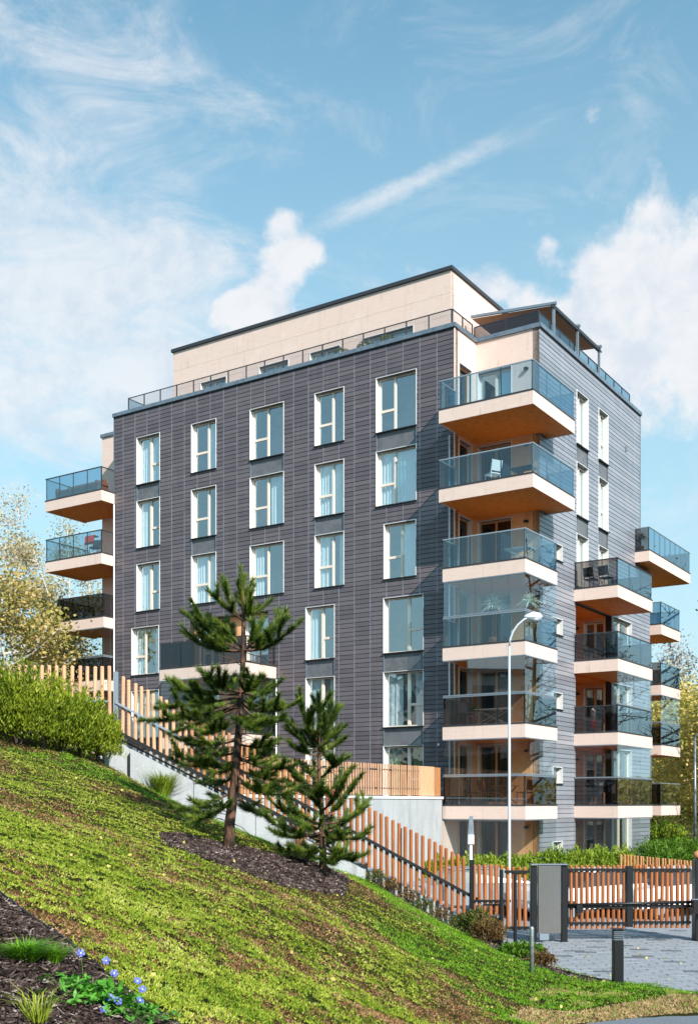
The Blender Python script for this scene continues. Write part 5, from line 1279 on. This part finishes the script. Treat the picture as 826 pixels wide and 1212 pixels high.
def pine(name, label, trunk_px, arms, Yb, seed, tr):
    r = random.Random(seed); g0 = px(*trunk_px[0], Yb); g0.z = zs(g0.x, g0.y)
    t_ = thing(name, label, 'tree', g0)
    T = [px(x_, y_, Yb) - g0 for x_, y_ in trunk_px]; T[0].z = -.15
    n = len(T); MB().tube(T, [tr * (1 - .8 * (i / (n - 1)) ** .8) for i in range(n)], 10).build('trunk', 'bark_pine', t_, smooth=True)
    bm_, segs = MB(), []
    def arm(a, b_, r0, dens, bend):
        d = b_ - a; mid = a + d * .5 + Vector((r.gauss(0, .07), r.gauss(0, .07), -bend * r.uniform(.2, 1.7))) * d.length; k = 7; P = []
        for i in range(k + 1):
            s_ = i / k; P.append(a * (1 - s_) ** 2 + mid * 2 * s_ * (1 - s_) + b_ * s_ ** 2)
        bm_.tube(P, [r0 * (1 - .8 * i / k) for i in range(k + 1)], 5)
        for i in range(k):
            if (i + .5) / k > (1 - dens[0]): segs.append((P[i], P[i + 1], dens[1] * r.uniform(.45, 1.15)))
        return P
    for (ax, ay), (bx, by), dy, nt in arms:
        a = px(ax, ay, Yb) - g0; b_ = px(bx, by, Yb + dy) - g0
        P = arm(a, b_, .018 + .005 * (b_ - a).length, (.72, 1.0), .13)
        for j in range(nt + 2):
            s_ = r.uniform(.3, .92); i = int(s_ * 7); p_ = P[i]; ax_ = (P[i + 1] - P[i]).normalized()
            side_ = ax_.cross(Vector((0, 0, 1))).normalized() * r.choice((-1, 1)) * r.uniform(.5, 1.1)
            dd = (ax_ * r.uniform(.6, 1.2) + side_ + Vector((0, 0, r.uniform(.25, .8)))).normalized() * r.uniform(.20, .42)
            arm(p_, p_ + dd, .008, (.95, 1.0), .12)
    for j in range(44):      # dead twigs low on the stem
        s_ = r.uniform(.12, .75); i = int(s_ * (n - 1)); p_ = T[i].lerp(T[i + 1], s_ * (n - 1) - i); a = r.random() * 6.28; l_ = r.uniform(.2, .75)
        q_ = p_ + Vector((math.cos(a), math.sin(a), r.uniform(-.5, .3))) * l_; bm_.tube([p_, p_.lerp(q_, .5) + Vector((0, 0, .05)), q_], [.009, .006, .002], 4)
    bm_.build('branches', 'bark_pine', t_, smooth=True, kind='stuff')
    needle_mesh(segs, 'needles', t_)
    return t_
r_ = random.Random(5)
U = [((288, 770), t_) for t_ in ((216, 724), (229, 725), (216, 748), (248, 731), (258, 736), (341, 731), (347, 742), (303, 744), (320, 752), (236, 752), (330, 738))]
U += [((289, 735), t_) for t_ in ((251, 704), (263, 684), (297, 725), (285, 671), (290, 700))]
arms = [(a, b_, r_.uniform(-.7, .7) if b_[0] < 260 or b_[0] > 300 else r_.uniform(-.15, .15), 4 if b_[1] > 705 else 1) for a, b_ in U]
for a, b_ in (((285, 830), (166, 853)), ((285, 825), (185, 838)), ((286, 822), (205, 816)), ((285, 835), (200, 868)), ((285, 840), (226, 822)), ((286, 820), (245, 800)), ((286, 818), (318, 818)), ((286, 830), (335, 838)),
             ((286, 835), (320, 858)), ((284, 845), (240, 868)), ((285, 840), (305, 865)), ((286, 822), (262, 806)), ((286, 820), (300, 800)), ((285, 838), (215, 850)), ((285, 830), (262, 845)), ((285, 828), (298, 838))):
    arms.append((a, b_, r_.uniform(-1.0, 1.0), 7))
for a, b_ in (((281, 905), (205, 893)), ((280, 915), (232, 925)), ((279, 935), (212, 960)), ((278, 940), (245, 968)), ((281, 910), (335, 925)), ((280, 925), (345, 945)), ((280, 900), (318, 893)), ((279, 940), (310, 965)), ((281, 890), (240, 888)), ((280, 900), (215, 905)), ((280, 905), (255, 915)), ((281, 895), (350, 905)), ((280, 915), (322, 940)), ((279, 945), (225, 975)), ((281, 880), (330, 880)), ((282, 875), (225, 880))):
    arms.append((a, b_, r_.uniform(-1.0, 1.0), 4))
pine('pine_tree', 'taller young pine with an upright candle crown on the bank', [(270, 1004), (272, 975), (277, 935), (281, 890), (284, 845), (287, 800), (288, 760), (289, 715), (286, 690)], arms, 17.4, 3, .098)
arms = []
for a, b_ in (((378, 890), (377, 822)), ((378, 880), (393, 820)), ((378, 885), (352, 824)), ((378, 885), (396, 842)), ((378, 895), (406, 873)), ((378, 890), (338, 862)), ((378, 895), (345, 882)), ((378, 892), (362, 866)), ((378, 885), (388, 868)), ((378, 880), (360, 845))):
    arms.append((a, b_, r_.uniform(-.6, .6), 3))
for a, b_ in (((381, 985), (432, 952)), ((381, 990), (425, 992)), ((381, 970), (420, 925)), ((381, 975), (340, 950)), ((381, 985), (325, 985)), ((381, 960), (358, 925)), ((381, 975), (318, 945)), ((382, 1000), (410, 1012)), ((382, 1000), (348, 1008)),
             ((381, 960), (400, 930)), ((381, 965), (372, 935)), ((381, 985), (400, 985)), ((381, 980), (362, 980)), ((381, 950), (345, 930)), ((381, 985), (388, 1000)), ((381, 975), (438, 945)), ((382, 1005), (330, 1005)), ((382, 1008), (420, 1018)), ((382, 1005), (365, 1015)), ((381, 930), (362, 905)), ((380, 920), (398, 900)), ((380, 935), (350, 915)), ((381, 940), (410, 915)), ((381, 990), (312, 965)), ((382, 1010), (396, 1022))):
    arms.append((a, b_, r_.uniform(-.9, .9), 4))
pine('pine_tree', 'shorter spreading pine right of the taller one', [(383, 1031), (382, 1000), (381, 960), (378, 920), (377, 880), (377, 845)], arms, 18.8, 4, .075)

# ------------------------------------------------------------------ distant trees
def tree(name, label, base, h, cr, mat, nleaf, leaf, bark, seed, group=None, bare=False, trunk_r=.16, cz=.35, nl=16, sub=6):
    r = random.Random(seed); t_ = thing(name, label, 'tree', base, 0, group)
    tp = [Vector((r.uniform(-.12, .12) * i, r.uniform(-.12, .12) * i, h * i / 6 - (.3 if i == 0 else 0))) for i in range(7)]
    MB().tube(tp, [trunk_r * (1 - i / 6.6) for i in range(7)], 7).build('trunk', bark, t_, smooth=True)
    lb, pts_ = MB(), []
    for i in range(nl):
        s_ = cz + (1 - cz) * (i + r.random()) / nl; k = min(int(s_ * 6), 5); p0 = tp[k].lerp(tp[k + 1], s_ * 6 - k); a = r.random() * 6.28
        L = cr * (1.05 - .75 * abs(s_ - .45) ** 1.0) * r.uniform(.6, 1.1) * (1.0 if s_ < .85 else .55); up_ = r.uniform(.3, .9)
        p1 = p0 + Vector((math.cos(a) * L * .5, math.sin(a) * L * .5, L * .35 * up_)); p2 = p0 + Vector((math.cos(a) * L, math.sin(a) * L, L * up_ * .9))
        lb.tube([p0, p1, p2], [trunk_r * .35, trunk_r * .22, trunk_r * .06], 5); pts_ += [p1, p1.lerp(p2, .5), p2]
        for j in range(sub):
            q0 = p0.lerp(p2, r.uniform(.3, 1)) + Vector((0, 0, .05)); d = Vector((r.gauss(0, 1), r.gauss(0, 1), r.gauss(.4, .6))).normalized() * L * r.uniform(.25, .5)
            lb.tube([q0, q0 + d * .5 + Vector((0, 0, .06)), q0 + d], [trunk_r * .14, trunk_r * .09, trunk_r * .03], 4); pts_ += [q0 + d * .6, q0 + d]
            if bare:
                for m__ in range(5):
                    e0_ = q0 + d * r.uniform(.2, 1); ee = Vector((r.gauss(0, 1), r.gauss(0, 1), r.gauss(.3, .6))).normalized() * L * r.uniform(.12, .28)
                    lb.tube([e0_, e0_ + ee * .5 + Vector((0, 0, .05)), e0_ + ee], [trunk_r * .07, trunk_r * .05, trunk_r * .02], 3)
    lb.build('limbs', bark, t_, kind='stuff')
    if nleaf:
        A = np.array([tuple(p_) for p_ in pts_]); c_ = A[NR.randint(0, len(A), nleaf)] + NR.normal(0, 1, (nleaf, 3)) * np.array([cr * .16, cr * .16, cr * .13])
        leaves('crown', c_, leaf, mat, t_, kind='stuff', up=.1, aspect=.75, nper=4)
    return t_
LT = 'birches left of the building'
for i, (x_, yt, Y_, mat, nl_, cr, lab) in enumerate(((-8, 585, 66, 'birch_leaf', 2600, 3.0, 'thin golden birch cut by the left picture edge'), (22, 600, 70, 'birch_leaf', 1800, 3.2, 'sparse tall birch with a bare top near the left edge'),
        (48, 650, 62, 'birch_leaf', 3600, 3.0, 'golden birch below the open sky left of the balconies'), (80, 625, 72, 'birch_leaf', 2400, 3.4, 'sparse birch seen between the two upper left balconies'),
        (108, 640, 75, 'birch_leaf', 3200, 3.4, 'birch close to the left corner of the building'), (6, 690, 52, 'birch_green', 6500, 3.2, 'low olive tree above the level fence at the left edge'),
        (46, 712, 54, 'birch_green', 5500, 2.6, 'low olive green tree left of the dark glass balcony'), (80, 722, 58, 'birch_green', 5000, 2.1, 'olive green tree behind the glazed left balconies'))):
    g0 = px(x_, 952, Y_); h = px(0, yt, Y_).z + .0
    tree('birch_tree', lab, (g0.x, g0.y, zs(g0.x, g0.y) - .1), h, cr, mat, int(nl_ * (2.0 if mat == 'birch_leaf' else 1.5)), .15 if mat == 'birch_leaf' else .18, 'bark_birch', 30 + i, LT, bare=mat == 'birch_leaf', trunk_r=.17, cz=.22 if mat == 'birch_leaf' else .15)
for i, (x_, yt, Y_, mat, nl_, cr, lab) in enumerate(((806, 835, 74, 'autumn_leaf', 6500, 4.6, 'yellow autumn tree behind the right balconies'), (848, 850, 68, 'autumn_leaf', 7000, 4.6, 'yellow tree cut by the right picture edge'),
        (772, 880, 82, 'autumn_leaf', 5500, 4.0, 'yellow green tree seen under the right balconies'), (800, 770, 88, 'twig_blue', 1300, 3.6, 'nearly bare tree rising above the yellow ones'))):
    g0 = px(x_, 952, Y_); h = px(0, yt, Y_).z
    tree('autumn_tree', lab, (g0.x, g0.y, 0), h, cr, mat, int(nl_ * 2.1), .22, 'bark_dark', 60 + i, 'autumn trees right of the building', bare=True, trunk_r=.16, cz=.15)
g0 = px(786, 0, 62); shrub('young_tree', 'fresh green bush below the lowest right balcony', 'bush', (g0.x, g0.y, 0), (1.3, 1.0, 1.25), 4000, .2, 'hedge_bright')
# trees standing to the right of the picture, seen mirrored in the glass
for i, (x_, y_, h) in enumerate(((24, 48, 17), (29, 55, 19), (24.5, 62, 16), (30, 43, 15))):
    tree('bare_tree', 'bare tree beyond the right picture edge, mirrored in glass, ' + ('nearest to the corner balconies', 'second tallest', 'farthest back', 'closest to the gate')[i], (x_, y_, 0), h, 5.0, 'twig_blue', 500, .2, 'bark_dark', 80 + i, 'bare trees mirrored in the glass', bare=True, trunk_r=.26, cz=.2, nl=22, sub=8)
# far line of wood that closes the horizon
X = NR.uniform(-260, 260, 26000); Y = NR.uniform(200, 235, 26000); Z = NR.rand(26000) ** .7 * (6 + 5 * noise2(X + 400, Y, 14, 5))
leaves('distant_wood', np.stack([X, Y, Z], 1), 1.5, 'autumn_leaf', kind='stuff', up=.2, aspect=.9, nper=4)['label'] = 'far line of trees closing the horizon'

# neighbouring block, mirrored in the lower windows
nb = thing('apartment_building', 'cream neighbouring block left of the picture, mirrored in the lower windows', 'building', (-38, 24, 0), R(18))
MB().box(-7, 7, -11, 11, 0, 12.5).build('wall', 'cream', nb); MB().box(-7.3, 7.3, -11.3, 11.3, 12.5, 12.9).build('roof', 'trim_dark', nb)
wm = MB().box(0, .12, -.8, .8, 0, 1.7).mesh('window', 'car_glass')
for f in range(4):
    for j in range(6): inst(wm, 'window', nb, (6.95, -9 + j * 3.6, 1 + f * 3.0))
